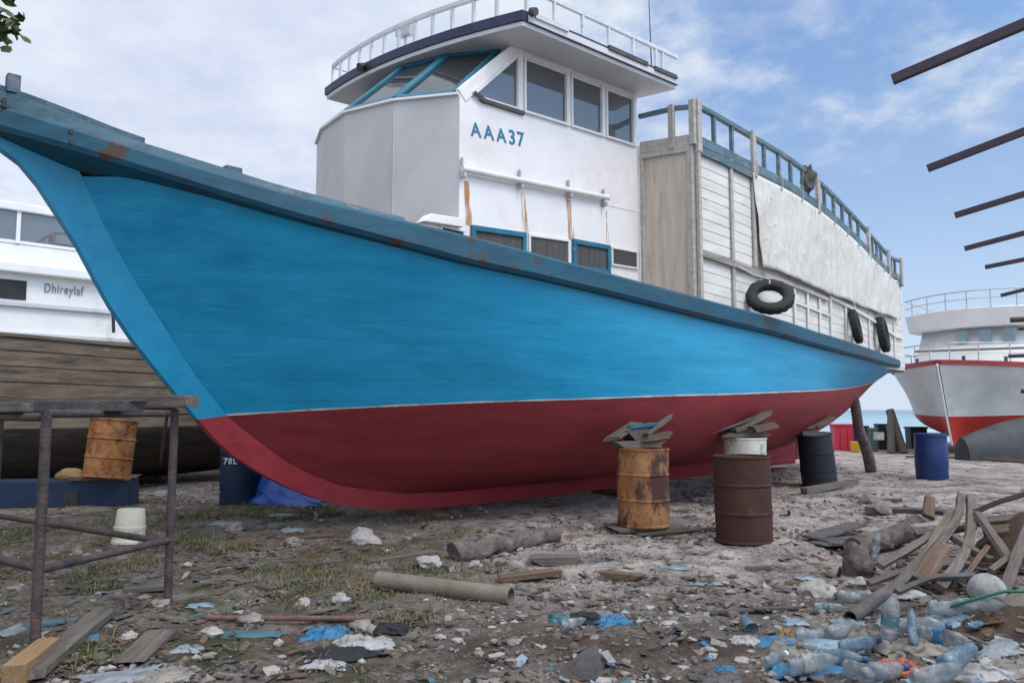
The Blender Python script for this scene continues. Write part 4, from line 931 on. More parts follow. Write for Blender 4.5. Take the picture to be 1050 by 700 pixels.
for k in range(6):
    secs = []
    for i in range(41):
        s = -8.8+15*i/40; bt, bw, zk, zw, zt = [f(s) for f in fT[:5]]
        v0 = (k+.06)/6; v1 = (k+.94)/6; L_ = lambda v: bw+(bt-bw)*v**1.25+.014+.008*mn.noise(Vector((s*.9, k*5.3, 0)))
        zz = lambda v: zw+(zt-zw)*v+.008*mn.noise(Vector((s*1.3, v*9, 2)))
        sh_ = lambda v: s+fT[5](s)*(1-v)*(zt-zw)/(zt-zk)
        secs.append([LF(sh_(v0), L_(v0)-.02, zz(v0)), LF(sh_(v0), L_(v0), zz(v0)+.006), LF(sh_(v1), L_(v1), zz(v1)-.006), LF(sh_(v1), L_(v1)-.02, zz(v1))])
    m.strip(secs, False)
m.build('side_planks', 'oldhull', wb)
m = MB(); m.beam(LF(-8.5, 1.93, 1.25), LF(5, 1.55, 1.22), .07, .09, Z); m.build('rubbing_strake', 'oldhull', wb)
VO = Vector((-9.84, 15.0, 0))
def VF(s, l, z): return Vector((VO.x+AX.x*s+NN.x*l, VO.y+AX.y*s+NN.y*l, z))
vb = thing('white_vessel', 'tall white passenger vessel with a window band behind the bare plank hull', 'boat', VF(0, -2, .3), 'boats laid up beyond the blue one')
tabs = [(-10, 1.6, 1.4, .6, 1.3, 3.1, 0, .6), (-4, 2.1, 2.0, .4, 1.2, 2.95, 0, .75), (2, 2.1, 2.0, .4, 1.2, 2.90, 0, .75), (5, 1.6, 1.3, .5, 1.3, 2.95, 0, .5), (7.5, .06, .05, .9, 1.5, 3.0, -.8, 0)]
hull_generic(vb, lambda s, l, z: VF(s, l-2.1, z), dens(tabs, -10, 7.5, 30), ('hull_bottom', 'hull_topside', 'rub_rail'), ('bootred', 'gelwhite', 'gelgrey', 'gelwhite'), zrail=.05)
def vpoly(mb, pts, l0, l1): mb.prism([VF(s, l0, z) for s, z in pts], NN*(l1-l0)); return mb
vpoly(MB(), [(-9, 2.85), (2.35, 2.85), (1.95, 4.15), (-9, 4.15)], -4.2, -.02).build('lower_cabin', 'gelwhite', vb, bevel=.03)
vpoly(MB(), [(-9, 4.13), (2.2, 4.10), (2.3, 4.30), (-9, 4.32)], -4.4, .20).build('side_deck', 'gelwhite', vb, bevel=.03)
m = MB(); m.beam(VF(-9, .03, 3.53), VF(1.95, .03, 3.50), .08, .09, Z); m.build('rub_strip', 'gelgrey', vb, bevel=.01)
# upper cabin: low wall, posts, roof, panes
vpoly(MB(), [(-9, 4.32), (1.9, 4.30), (1.8, 4.72), (-9, 4.72)], -4.1, -.10).build('upper_cabin', 'gelwhite', vb, bevel=.02)
vpoly(MB(), [(-9.2, 5.40), (1.15, 5.36), (.95, 5.52), (-9.2, 5.55)], -4.2, -.02).build('cabin_roof', 'gelwhite', vb, bevel=.02)
m = MB()
for a in (-4.1, -.12):
    for s in (-8.5, -6.8, -5.1, -3.4, -1.7, .18): m.beam(VF(s, a, 4.72), VF(s, a, 5.40), .10, .07, AX)
    m.beam(VF(1.72, a, 4.70), VF(1.1, a, 5.40), .12, .07, NN); m.beam(VF(-9, a, 4.75), VF(1.75, a, 4.75), .07, .06, Z)
m.build('window_pillar', 'gelwhite', vb)
for s0, s1 in ((-3.35, -1.75), (-1.65, .13), (.24, 1.55)):
    g = MB(); g.prism([VF(s0, -.13, 4.76), VF(s1, -.13, 4.76), VF(s1-(.42 if s1 > 1 else 0), -.13, 5.38), VF(s0, -.13, 5.38)], NN*.01); g.build('cabin_window', 'glass', vb)
m = MB(); m.prism([VF(-.75, -.02, 3.60), VF(.36, -.02, 3.60), VF(.36, -.02, 3.98), VF(-.75, -.02, 3.98)], NN*.02); m.build('lower_window', 'dark', vb, bevel=.004)
m = MB(); m.prism([VF(-.72, -.015, 3.63), VF(.33, -.015, 3.63), VF(.33, -.015, 3.95), VF(-.72, -.015, 3.95)], NN*.01); m.build('lower_window_lining', 'dark', vb)
m = MB(); c = at(68, 260, 15.9); m.beam(c, c+Z*.13, .05, .05, AX); m.build('door_handle', 'dark', vb)
m = MB(); c = at(116.5, 341, 16.2); m.beam(c, c+Z*.42-AX*.03, .06, .05, AX); m.build('deck_post', 'dark', vb)
Rt = Matrix((AX, Z, NN)).transposed().to_4x4()
def vtext(px, py, d):
    pass
textmesh('Dhireylaf', .25, 'inkgrey', 'name_lettering', vb, Matrix.Translation(VF(.66, .0, 3.80))@Rt@Matrix.Diagonal((.66, 1, 1, 1)))

# ================================================================== FOREGROUND PIPE FRAME (left)
A0, B0, C0 = Vector((-2.85, 4.8, 0)), Vector((-2.54, 5.9, 0)), Vector((-4.83, 7.4, 0)); D0_ = C0+A0-B0
pf = thing('pipe_rack', 'rusty welded pipe rack with charred timbers on top at the left edge', 'rack', (A0+B0+C0+D0_)/4)
def up(p, z): return Vector((p.x, p.y, z))
for p, zt in ((A0, 1.43), (B0, 1.45), (C0, 1.45), (D0_, 1.42)):
    m = MB(); g = gz(p.x, p.y); m.tube([up(p, g-.03+(zt-g+.03)*i/6) for i in range(7)], .030, 12); m.jitter(.003, 9); m.build('post', 'steelrust', pf, smooth=50)
for a, b, z in ((A0, B0, .49), (A0, D0_, .50), (B0, C0, .47), (C0, D0_, .49), (A0, B0, 1.425), (A0, D0_, 1.405), (B0, C0, 1.44), (C0, D0_, 1.43)):
    m = MB(); m.tube([up(a.lerp(b, i/6), z) for i in range(7)], .026, 12); m.jitter(.003, 9); m.build('rail', 'steelrust', pf, smooth=50)
dCB = (B0-C0).normalized(); dAD = (A0-D0_).normalized()
plank(up(C0-dCB*.6, 1.515), up(B0+dCB*.24, 1.515), .13, .085, 'woodgrey', 'long dark grey timber across the back of the pipe rack', group='timbers on the pipe rack', jit=.008)
plank(up(D0_.lerp(C0, .45)-dCB*.4, 1.475), up(A0.lerp(B0, .45)+dCB*.25, 1.475), .15, .075, 'slate', 'charred black timber in the middle of the pipe rack', group='timbers on the pipe rack', jit=.012)
plank(up(D0_-dAD*.3, 1.465), up(A0.lerp(D0_, .10), 1.465), .10, .06, 'woodgrey', 'short grey timber along the near edge of the pipe rack', group='timbers on the pipe rack', jit=.008)

# wood beams under rack
plank(gp(14, 693, .06), gp(50, 664, .05), .12, .12, 'woodyellow', 'squared yellow timber under the foot of the pipe rack', 'timber_beam', 'timber', broken=False)
plank(gp(28, 692, .05), gp(108, 626, .05), .15, .05, 'woodgrey', 'weathered grey plank lying past the yellow timber')
plank(gp(132, 680, .02), gp(168, 645, .03), .17, .025, 'woodgrey', 'flat worn grey board in the grass right of the rack')
plank(gp(0, 652, .02), gp(28, 640, .02), .10, .02, 'sheetgrey', 'pale grey scrap strip at the left edge before the rack', 'scrap_strip', 'scrap')
plank(gp(24, 642, .02), gp(76, 635, .02), .09, .02, 'tealplastic', 'thin teal plastic strip beside the foot of the rack', 'plastic_strip', 'scrap')

# left rear bits
c = at(70, 520, 9.7); gzv = gz(c.x, c.y)
nb = thing('navy_trough', 'long navy painted wooden box lying below the rusty barrel', 'box', Vector((c.x, c.y, gzv)))
p0 = at(-70, 505, 10.9); p1 = at(138, 505, 11.3); p0.z = gz(p0.x, p0.y); p1.z = gz(p1.x, p1.y)
m = MB(); m.beam(up(p0, .28), up(p1, .29), .42, .38, Z); m.jitter(.012, 2); m.build('body', 'navybox', nb, bevel=.02)
m = MB(); c = p0.lerp(p1, .71); R = rot_axes(p1-p0); m.box(up(c, .22)+R@Vector((0, -.215, 0)) if (R@Vector((0, -1, 0))).y < 0 else up(c, .22)+R@Vector((0, .215, 0)), (.20, .02, .20), R); m.build('drain_opening', 'dark', nb)
drum(at(109, 489.5, 11.15), 'rust flaked orange barrel resting on the navy box under the plank hull', 'drumrust', .82, .305, (math.radians(-5), math.radians(4), 0), 7, dent=.02)
plank(at(80, 489, 11.1)+Z*(-.01), at(135, 487, 11.2)+Z*(-.03), .3, .06, 'woodbrown', 'brown board between the navy box and the rust flaked barrel')
m = MB(); m.blob(at(73, 487, 11.1), .2, 4, 3, .25, (1, .7, .5)); tag(m.build('yellow_sack', 'woodyellow', None, O=at(73, 490, 11.1), smooth=50), 'dull yellow sack slumped on the navy box', 'sack')
pr_ = gp(162, 493, 0); plank(up(pr_, gz(pr_.x, pr_.y)-.05), pr_+Vector((-.10, .1, .82)), .11, .07, 'woodred', 'short red brown stake standing right of the rust flaked barrel', 'wooden_stake', 'stake', up=Vector((0, 1, 0)))
plank(gp(162, 492, .0), at(172, 420, 10.6), .04, .03, 'woodpale', 'thin pale stick leaning beside the red brown stake', 'stick', 'stick', up=Vector((0, 1, 0)))
# pale upturned pail
pl_ = gp(132, 556, 0); t = thing('pail', 'cream plastic pail standing upside down inside the pipe rack', 'pail', pl_); t['_o'] = (0, 0, 0)
MB().lathe([(.155, .0), (.165, .004), (.166, .03), (.156, .035), (.150, .14), (.154, .15), (.152, .17), (.146, .175), (.135, .325), (.128, .34), (.115, .335), (.001, .333)], 36).build('body', 'pail', t, smooth=35)
m = MB(); m.tube([(.166*math.cos(a), .166*math.sin(a)-.01, .012+.02*math.sin(a)) for a in [PI+PI*i/14 for i in range(15)]], .004, 6); m.build('handle', 'galv', t)
t.rotation_euler = (0, math.radians(2), .4)
# navy drum and blue tarp behind the forefoot
pd = at(246, 508, 11.6); pd.z = gz(pd.x, pd.y); drum(pd, 'dark blue drum half hidden behind the red forefoot', 'navybox', .80, .29, seed=9, plastic_=True, group='plastic barrels', name='plastic_barrel')
textmesh('78L', .12, 'capwhite', 'painted_mark', bpy.data.objects['plastic_barrel.001'], Matrix.Translation((-.155, -.285, .60))@Matrix.Rotation(PI/2, 4, 'X'), .004)
m = MB(); secs = []
pa_, pb_ = at(246, 470, 11.9), at(330, 520, 11.4)
for i in range(41):
    u = i/40; row = []
    for j in range(25):
        v = j/24; p = Vector((-4.22+1.55*u, 11.9-.75*u+.05, 0)); ztop = .84-.74*u
        z = .12+ztop*(1-v)**1.2; off = -.35*v**1.5
        q = Vector((p.x, p.y+off, z)); q += mn.noise_vector(Vector((u*5, v*4, 3)))*.07+mn.noise_vector(Vector((u*13, v*9, 7)))*.03; row.append(q)
    secs.append(row)
m.strip(secs, False); o = m.build('blue_tarp', 'tarpblue', None, O=Vector((-3.6, 11.5, .1)), smooth=70, recalc=False); tag(o, 'bright blue plastic tarp bunched on the ground behind the red forefoot', 'tarp')
sd = o.modifiers.new('thick', 'SOLIDIFY'); sd.thickness = .006

# ================================================================== SHED FRAME (right, roof rafters reach into the picture)
rowO = Vector((2.88, 5.9, 3.95)); step = Vector((1.40, 2.10, -.0)); out = Vector((.82, -.55, .20)).normalized()
sf = thing('steel_shed_frame', 'open steel shed frame whose dark rafters reach in from the right', 'shed', Vector((6.0, 6.0, 0)))
ends = [(915, 82, 5.9), (951, 173, 8.1), (979, 221, 10.05), (989, 255, 12.1), (1010, 274, 14.2), (1026, 303, 17.1)]
oth = [(1050, 25), (1050, 135), (1050, 199), (1050, 239), (1050, 266), (1050, 297)]
tips = []
for (px, py, d), (qx, qy) in zip(ends, oth):
    a = at(px, py, d); r = ray(qx, qy)
    # second point: same vertical plane heading (.82,-.57) from a
    h = Vector((.82, -.57, 0)).normalized(); k = r.x/r.y; t_ = (k*a.y-a.x)/(h.x-k*h.y); q = a+h*t_; q.z = H+r.z/r.y*q.y
    dv = (q-a).normalized(); b = a+dv*3.6; tips.append((a, b, dv))
    m = MB(); m.beam(a, b, .055, .075, Z); m.build('rafter', 'rodsteel', sf, bevel=.004)
for f_ in (.62, .97):
    m = MB()
    for (a, b, _), (c, d, _) in zip(tips[:-1], tips[1:]): m.beam(a.lerp(b, f_)-Z*.09, c.lerp(d, f_)-Z*.09, .06, .10, Z)
    m.build('purlin', 'rodsteel', sf)
for a, b, _ in tips[::2]+tips[-1:]:
    for f_ in ((.62, .97) if a.y < 9 else (.97,)):
        p = a.lerp(b, f_); m = MB(); m.beam(up(p, gz(p.x, p.y)-.05), p-Z*.12, .09, .09, AX); m.build('column', 'rodsteel', sf)
# stacked pipes on a rack further off at the right edge
pk = thing('pipe_stand', 'far dark pipe stand at the right edge with horizontal pipe ends', 'stand', Vector((9.6, 13.6, 0)))
for (px, py, d, r) in ((1036, 328, 14.0, .05), (1044, 337, 14.2, .03), (1034, 365, 14.0, .035), (1047, 401, 14.0, .04)):
    a = at(px, py, d); m = MB(); m.tube([a, a+Vector((2.2, -.8, .04))], r, 10); m.build('pipe', 'rodsteel', pk, smooth=50)
for off in (.8, 1.9):
    a = at(1036, 328, 14)+Vector((2.2, -.8, 0))*(off/2.2); m = MB(); m.beam(up(a, gz(a.x, a.y)-.05)+Vector((.03, .09, 0)), up(a, 3.1)+Vector((.03, .09, 0)), .08, .08, AX); m.build('upright', 'rodsteel', pk)

# ================================================================== FAR BINS AT THE SHORE
def bin_(px0, px1, pyt, d, mtl, label, name='storage_bin', lid=True):
    a = at((px0+px1)/2, 440, d); w = (px1-px0)/F*d; g = gz(a.x, a.y); zt = H+(420-pyt)/F*d
    t = thing(name, label, 'bin', Vector((a.x, a.y, g)), 'bins by the shore'); t['_o'] = (0, 0, 0); t.rotation_euler = (0, 0, random.uniform(-.25, .25))
    h = zt-g; m = MB()
    m.strip([[(sx*w*q, sy*w*.42*q/.46, z) for sx, sy in ((-1, -1), (1, -1), (1, 1), (-1, 1))] for q, z in ((.42, 0), (.46, h*.9))], True, True)
    m.build('body', mtl, t, bevel=.02)
    m = MB(); m.box((0, 0, h*.95), (w*1.0, w*.92, h*.09)); m.build('lid', mtl, t, bevel=.015)
    for k in (-1, 1): 
        q = MB(); q.box((k*w*.18, -w*.43, h*.45), (w*.06, .04, h*.7)); q.build('rib', mtl, t)
bin_(853, 873, 434, 26, 'redbin', 'red plastic bin behind the leaning navy drum')
bin_(873, 881, 438, 27, 'purplebin', 'small purple bin next to the red bin')
bin_(872, 880, 452, 25, 'yellowbin', 'small yellow tub in front of the purple bin')
bin_(883, 890, 436, 27, 'blackbin', 'narrow black bin right behind the prop log')
bin_(890, 899, 438, 25.5, 'greenbin', 'grey green bin right of the prop log')
bin_(898, 909, 434, 26.5, 'blackbin', 'wide black bin between the two grey green bins')
bin_(910, 920, 437, 25.5, 'greenbin', 'grey green bin nearest the timber shores')
bin_(930, 948, 437, 27.5, 'blackbin', 'black bin behind the blue plastic barrel')
m = MB(); c = at(899, 446, 24); m = MB(); c = at(901, 447, 22.5); m.box(c, (.30, .05, .22)); tag(m.build('foam_board', 'clothwhite', None, O=c, bevel=.01), 'small white foam board standing behind the blue barrel', 'board')

# ================================================================== DEBRIS ON THE GROUND
def pipe_thing(p, q, r, mtl, label, name, cat, hollow=True):
    p = Vector(p); q = Vector(q); m = MB(); R = rot_axes(q-p); L_ = (q-p).length; n = 24; secs = []
    prof = [(-L_/2, r), (L_/2, r), (L_/2, r*.82), (-L_/2, r*.82)] if hollow else [(-L_/2, r), (L_/2, r)]
    ring = lambda x, rr: [Vector((x, rr*math.cos(2*PI*k/n), rr*math.sin(2*PI*k/n))) for k in range(n)]
    secs = [ring(-L_/2+L_*i/8, r) for i in range(9)]+([ring(L_/2, r*.84), ring(L_/2-.3, r*.84)] if hollow else [])
    if hollow: secs = [ring(-L_/2+.3, r*.84), ring(-L_/2, r*.84)]+secs
    m.strip(secs, True, True); o = m.build(name, mtl, None, O=Vector((0, 0, 0)), smooth=40); o.matrix_world = Matrix.Translation((p+q)/2)@R.to_4x4(); return tag(o, label, cat)
pipe_thing(gp(388, 594, .065), gp(524, 611, .06), .068, 'pipetan', 'thick tan plastic pipe lying on the gravel before the keel', 'plastic_pipe', 'pipe')
pipe_thing(gp(212, 633, .025), gp(384, 634, .03), .018, 'rodrust', 'thin rusty iron rod lying across the litter', 'iron_rod', 'rod', False)
p = gp(466, 567, .08); q = gp(570, 547, .08); m = MB(); m.tube([p.lerp(q, i/24)+Vector((0, 0, .02*math.sin(i))) for i in range(25)], [.10+.035*mn.noise(Vector((i*.35, 4, 0)))-.02*(i/24) for i in range(25)], 18); m.jitter(.03, 5, 2); m.jitter(.012, 16, 4)
tag(m.build('rough_log', 'log', None, O=(p+q)/2, smooth=70), 'rough bark log lying on the gravel below the keel', 'log')
P = plank
P(gp(372, 577, .03), gp(446, 566, .03), .13, .05, 'woodgrey', 'dark grey board left of the rough log')
P(gp(510, 593, .03), gp(568, 586, .05), .13, .04, 'woodbrown', 'brown board right of the pipe mouth')
P(gp(550, 574, .04), gp(598, 573, .05), .2, .07, 'woodpale', 'pale squared timber right of the rough log', 'timber_block', 'block')
P(gp(618, 588, .03), gp(655, 592, .03), .10, .05, 'woodbrown', 'short dark brown timber on the pale gravel', 'timber_block', 'block')
P(gp(728, 627, .02), gp(822, 622, .02), .035, .02, 'slate', 'thin black stick behind the pale blue cup', 'stick', 'stick')
P(gp(655, 548, .02), gp(735, 541, .02), .06, .03, 'woodbrown', 'thin brown stick between the orange and brown drums', 'stick', 'stick')
P(gp(765, 584, .02), gp(790, 582, .02), .08, .04, 'slate', 'small black wood scrap below the brown drum', 'wood_scrap', 'scrap')
P(gp(880, 514, .03), gp(925, 512, .03), .10, .04, 'slate', 'flat dark board on the gravel left of the timber pile')
P(gp(1000, 470, .03), gp(1075, 475, .03), .16, .06, 'woodbrown', 'brown plank lying before the upturned dinghy')
P(gp(930, 468, .03), gp(1010, 469, .03), .10, .05, 'woodgrey', 'grey plank behind the blue plastic barrel')
P(gp(280, 603, .01), gp(225, 590, .01), .09, .02, 'woodgrey', 'thin bleached slat left of the round white stone')
P(gp(130, 604, .02), gp(178, 600, .04), .16, .03, 'woodgrey', 'broken grey board by the right foot of the rack')
P(gp(285, 552, .02), gp(345, 548, .03), .05, .03, 'woodbrown', 'thin brown batten in the dry grass below the forefoot')
P(gp(840, 556, .05), gp(905, 552, .07), .30, .03, 'slate', 'dark flat sheet at the left end of the timber pile', 'dark_sheet', 'sheet')
P(gp(835, 550, .06), gp(882, 536, .10), .22, .03, 'slate', 'dark propped sheet behind the flat dark sheet', 'dark_sheet', 'sheet')
# timber pile on the right: bent frames and planks
def pile(a, za, b, zb, w, h, mtl, label, bend=0, up_=Z):
    P(gp(*a)+Z*za, gp(*b)+Z*zb, w, h, mtl, label, 'timber', 'timber', 'timber pile', bend, 1.0, up_, .012)
def rib(pts, w, h, mtl, label):
    P_ = [at(*q) for q in pts]; n = len(P_); path = []
    for k in range(n-1):
        p0, p1, p2, p3 = P_[max(k-1, 0)], P_[k], P_[k+1], P_[min(k+2, n-1)]
        for q in range(8):
            t = q/8; path.append(.5*((2*p1)+(p2-p0)*t+(2*p0-5*p1+4*p2-p3)*t*t+(3*p1-3*p2+p3-p0)*t**3))
    path.append(P_[-1]); m = MB(); secs = []; sd_ = random.random()*40
    for k, p in enumerate(path):
        t = (path[min(k+1, len(path)-1)]-path[max(k-1, 0)]).normalized(); s1 = t.cross(Vector((.25, -.5, 1)).normalized()).normalized(); u = s1.cross(t)
        ww = w*(.92+.16*mn.noise(Vector((k*.25, sd_, 0)))); hh = h
        secs.append([p-s1*ww/2-u*hh/2, p+s1*ww/2-u*hh/2, p+s1*ww/2+u*hh/2, p-s1*ww/2+u*hh/2])
    for e in (secs[0], secs[-1]):
        for q in range(4): e[q] = e[q]+(path[1]-path[0])*random.uniform(-.25, .25)
    m.strip(secs, True, True); m.jitter(.006, 6, sd_); O = (P_[0]+P_[-1])/2
    # local axes along the timber so the grain follows it
    R = rot_axes(P_[-1]-P_[0]); Mi = R.transposed(); m.v = [Mi@(q-O) for q in m.v]
    o = m.build('timber', mtl, None, O=Vector((0, 0, 0)), bevel=.005); o.matrix_world = Matrix.Translation(O)@R.to_4x4(); tag(o, label, 'timber', 'timber pile')
rib([(868, 636, 5.55), (914, 603, 6.05), (950, 572, 6.6), (979, 536, 7.2), (986, 508, 7.7)], .075, .055, 'woodgrey', 'longest grey curved rib sweeping up from the dark pipe to the top of the pile')
rib([(928, 590, 6.3), (944, 574, 6.6), (962, 548, 7.0), (976, 524, 7.5)], .085, .05, 'woodpale', 'pale bent rib close behind the longest curved one')
rib([(963, 602, 6.1), (981, 580, 6.4), (993, 556, 6.9), (996, 530, 7.3), (995, 510, 7.7)], .085, .06, 'woodpale', 'curved pale rib standing steepest in the middle of the pile')
rib([(902, 580, 6.6), (935, 561, 6.9), (966, 541, 7.3)], .07, .045, 'woodpale', 'straight pale lath lying at the left side of the pile')
rib([(1002, 526, 7.3), (1020, 552, 6.8), (1040, 580, 6.4)], .085, .05, 'woodpale', 'straight pale rib leaning down to the right from the crossing point')
rib([(972, 547, 7.1), (992, 560, 6.8), (1016, 574, 6.6)], .08, .05, 'woodgrey', 'grey slat slanting low behind the steepest rib')
rib([(996, 526, 7.4), (1022, 515, 7.2), (1062, 503, 6.9)], .05, .045, 'woodgrey', 'slim dark pole rising to the right edge from the crossing point')
rib([(1030, 606, 6.0), (1042, 572, 6.4), (1054, 540, 6.8)], .09, .05, 'woodgrey', 'grey rib at the right edge next to the round float')
rib([(944, 596, 6.2), (956, 578, 6.4), (967, 560, 6.7)], .15, .04, 'woodbrown', 'broad brown plank standing under the pale bent rib')
rib([(966, 588, 6.35), (970, 558, 6.8)], .08, .03, 'woodpale', 'short pale board showing between the two curved ribs')
rib([(952, 530, 7.6), (953, 510, 7.8)], .10, .05, 'woodbrown', 'short brown peg standing at the back left of the pile')
rib([(915, 522, 8.2), (968, 525, 7.9)], .08, .05, 'slate', 'dark slat lying at the back of the pile behind the peg')
rib([(1000, 535, 7.6), (1050, 531, 7.4)], .13, .05, 'woodgrey', 'grey board lying under the slim dark pole')
rib([(1008, 545, 7.3), (1060, 541, 7.1)], .16, .05, 'woodbrown', 'wide brown board sunk in the soil heap at the right edge')
rib([(890, 598, 6.2), (930, 585, 6.35), (975, 578, 6.4)], .05, .04, 'woodgrey', 'thin grey stick lying across below the lath')
rib([(920, 606, 5.95), (958, 592, 6.1), (1000, 590, 6.2)], .045, .035, 'slate', 'thin dark stick crossing under the steepest rib')
rib([(935, 558, 7.0), (975, 540, 7.3)], .05, .04, 'woodbrown', 'thin brown stick above the straight lath')
rib([(985, 598, 6.2), (1012, 560, 6.7)], .045, .04, 'woodbrown', 'thin brown stick leaning right of the steepest rib')
rib([(1016, 585, 6.3), (1050, 560, 6.6)], .05, .04, 'woodpale', 'thin pale stick behind the round float')
rib([(938, 548, 7.4), (1000, 540, 7.5)], .06, .05, 'slate', 'dark batten behind the tops of the pale ribs')
rib([(1012, 655, 4.9), (1072, 628, 5.1)], .10, .04, 'woodbrown', 'brown board at the lower right corner of the litter')
rib([(1024, 628, 5.4), (1062, 604, 5.7)], .13, .03, 'woodpale', 'pale board at the right edge above the lower brown one')
rib([(868, 545, 8.0), (915, 560, 7.3)], .05, .04, 'woodgrey', 'thin grey stick by the dark sheets left of the pile')
rib([(820, 618, 5.9), (858, 612, 6.0), (880, 606, 6.1)], .03, .025, 'woodpale', 'thin bent pale stick below the large coral stone')
pipe_thing(gp(872, 633, .05), gp(905, 609, .11), .045, 'slate', 'short dark pipe at the foot of the curved grey rib', 'dark_pipe', 'pipe')
p = gp(875, 562, .10); q = gp(930, 546, .14); m = MB(); m.tube([p.lerp(q, i/12) for i in range(13)], [.10]*13, 14); m.jitter(.02, 6, 9); tag(m.build('bark_log', 'log', None, O=(p+q)/2, smooth=60), 'dark log lying at the left of the timber pile', 'log')
m = MB(); c = gp(881, 578, .10); m.blob(c, .17, 12, 3, .4, (.75, .8, 1.1)); tag(m.build('tree_stump', 'log', None, O=c, smooth=60), 'grey lumpy wood stump left of the timber pile', 'stump')
# soil heaps
def heap(px, py, rx, ry, h, label):
    c = gp(px, py, 0); m = MB(); secs = []
    for i in range(17):
        u = i/16; row = []
        for k in range(48):
            a = 2*PI*k/48; rr = (1-u); p = Vector((c.x+rx*rr*math.cos(a)*(1+.2*mn.noise(Vector((math.cos(a), math.sin(a), px)))), c.y+ry*rr*math.sin(a), 0))
            p.z = gz(p.x, p.y)-.02+h*(1-(rr*rr))+.05*mn.noise(p*4)*(u > 0)+.03*mn.noise(p*13)*(u > 0)+.014*mn.noise(p*40); row.append(p)
        secs.append(row)
    m.strip(secs, True, True); return tag(m.build('sawdust_heap', 'soil', None, O=c, smooth=70), label, 'sawdust', None, 'stuff')
heap(1018, 632, .30, .36, .10, 'brown sawdust heap among the plastic bottles')
heap(1085, 566, .70, .8, .42, 'brown soil heap at the right edge behind the timber')

# round float
c = gp(1012, 606, .10); t = thing('round_float', 'round white fishing float with a green band at the right of the timber pile', 'float', c); t['_o'] = (0, 0, 0)
MB().lathe([(.16*math.sin(PI*i/18)+.0005, -.16*math.cos(PI*i/18)) for i in range(19)], 32).build('shell', 'clothwhite', t, smooth=60)
MB().lathe([(.160, -.035), (.164, -.03), (.165, .02), (.1605, .028)], 32).build('band', 'green', t, smooth=60); t.rotation_euler = (.5, -.45, 0); t.scale = (.78,)*3
m = MB(); m.tube([gp(965, 625, .10), gp(985, 618, .16), gp(1005, 612, .17), gp(1030, 606, .2), gp(1062, 606, .18)], .010, 8); tag(m.build('green_hose', 'green', None, O=c, smooth=60), 'green rope draped before the round float', 'rope')

# stones
STN = [(838, 606, .105, 'stonewhite', 'large white coral stone left of the dark pipe'), (880, 599, .065, 'stonewhite', 'white stone right of the large coral stone'), (349, 615, .06, 'stonewhite', 'round white stone behind the rusty iron rod'), (311, 618, .05, 'stonewhite', 'white stone left of the round one behind the rod'),
       (372, 553, .14, 'stonewhite', 'broad white coral slab below the forefoot'), (440, 577, .09, 'stonewhite', 'white lump between the pipe and the rough log'), (487, 579, .05, 'stonewhite', 'small white stone above the pipe mouth'), (302, 556, .08, 'stone', 'flat pale stone below the blue tarp'),
       (258, 637, .07, 'stone', 'grey stone touching the rusty iron rod'), (218, 650, .06, 'stonewhite', 'chalky stone left of the teal scrap sheet'), (371, 643, .07, 'stone', 'grey stone beside the blue bag and white cloth'), (905, 522, .18, 'stone', 'flat pale boulder behind the timber pile'), (945, 530, .16, 'stonewhite', 'white boulder at the back of the timber pile'),
       (602, 541, .07, 'stone', 'grey stone left of the orange drum'), (745, 570, .07, 'stonewhite', 'white stone at the left foot of the brown drum'), (165, 620, .06, 'stone', 'pale stone at the right foot of the rack'), (240, 541, .10, 'stone', 'low grey stone on the dark soil before the tarp'), (723, 589, .06, 'stone', 'grey stone left of the small black wood scrap'),
       (133, 652, .04, 'stonewhite', 'little white stone by the worn grey board'), (15, 604, .05, 'stone', 'pale stone inside the near side of the rack')]
for k, (px, py, r, mt_, lb) in enumerate(STN):
    c = gp(px, py, r*.35); m = MB(); m.blob(c, r, k+1, 3, .55, (1.1, .9, .72), 1.4); tag(m.build('stone', mt_, None, O=c, smooth=40), lb, 'stone', 'loose stones on the ground')

# crumpled cloths, bags and sheets
def crumple(px, py, w, l, h, mtl, label, name, cat, seed, yaw=0, fold=4.0, amp=1.0, n=36):
    c = gp(px, py, .0); m = MB(); secs = []; cy, sy = math.cos(yaw), math.sin(yaw)
    for i in range(n+1):
        row = []
        for j in range(n+1):
            u = i/n-.5; v = j/n-.5; e = max(abs(u), abs(v))*2
            edge = 1+.35*mn.noise(Vector((u*4, v*4, seed)))*e
            x = u*w*edge; y = v*l*edge; x, y = x*cy-y*sy, x*sy+y*cy
            rg = lambda f, k: 1-2.2*abs(mn.noise(Vector((u*f, v*f, seed*3.1+k))))
            hh = h*.62*((.30+.55*(1-e**2))*(.55+.45*rg(fold*.6, 0))+.22*rg(fold*1.7, 5)+.10*rg(fold*4, 9))
            dx = mn.noise_vector(Vector((u*fold*1.5, v*fold*1.5, seed+40)))*min(w, l)*.16*amp
            X, Y = c.x+x+dx.x, c.y+y+dx.y; row.append(Vector((X, Y, gz(X, Y)+.006+max(0, hh)*(1-.8*e**6))))
        secs.append(row)
    m.strip(secs, False); o = m.build(name, mtl, None, O=c, smooth=50, recalc=False); s = o.modifiers.new('thick', 'SOLIDIFY'); s.thickness = .003
    return tag(o, label, cat)
CR = crumple
CR(334, 653, .26, .20, .10, 'bagblue', 'crumpled bright blue bag on black cloth', 'plastic_bag', 'bag', 1)
CR(350, 672, .42, .26, .06, 'clothblack', 'black cloth spread under the blue bag and white rag', 'cloth', 'cloth', 2, .5)
CR(374, 663, .34, .20, .09, 'clothwhite', 'crumpled white rag right of the blue bag', 'rag', 'cloth', 3, .2)
CR(401, 648, .20, .16, .09, 'clothblack', 'black crumpled bag in the grass right of the white rag', 'plastic_bag', 'bag', 4)
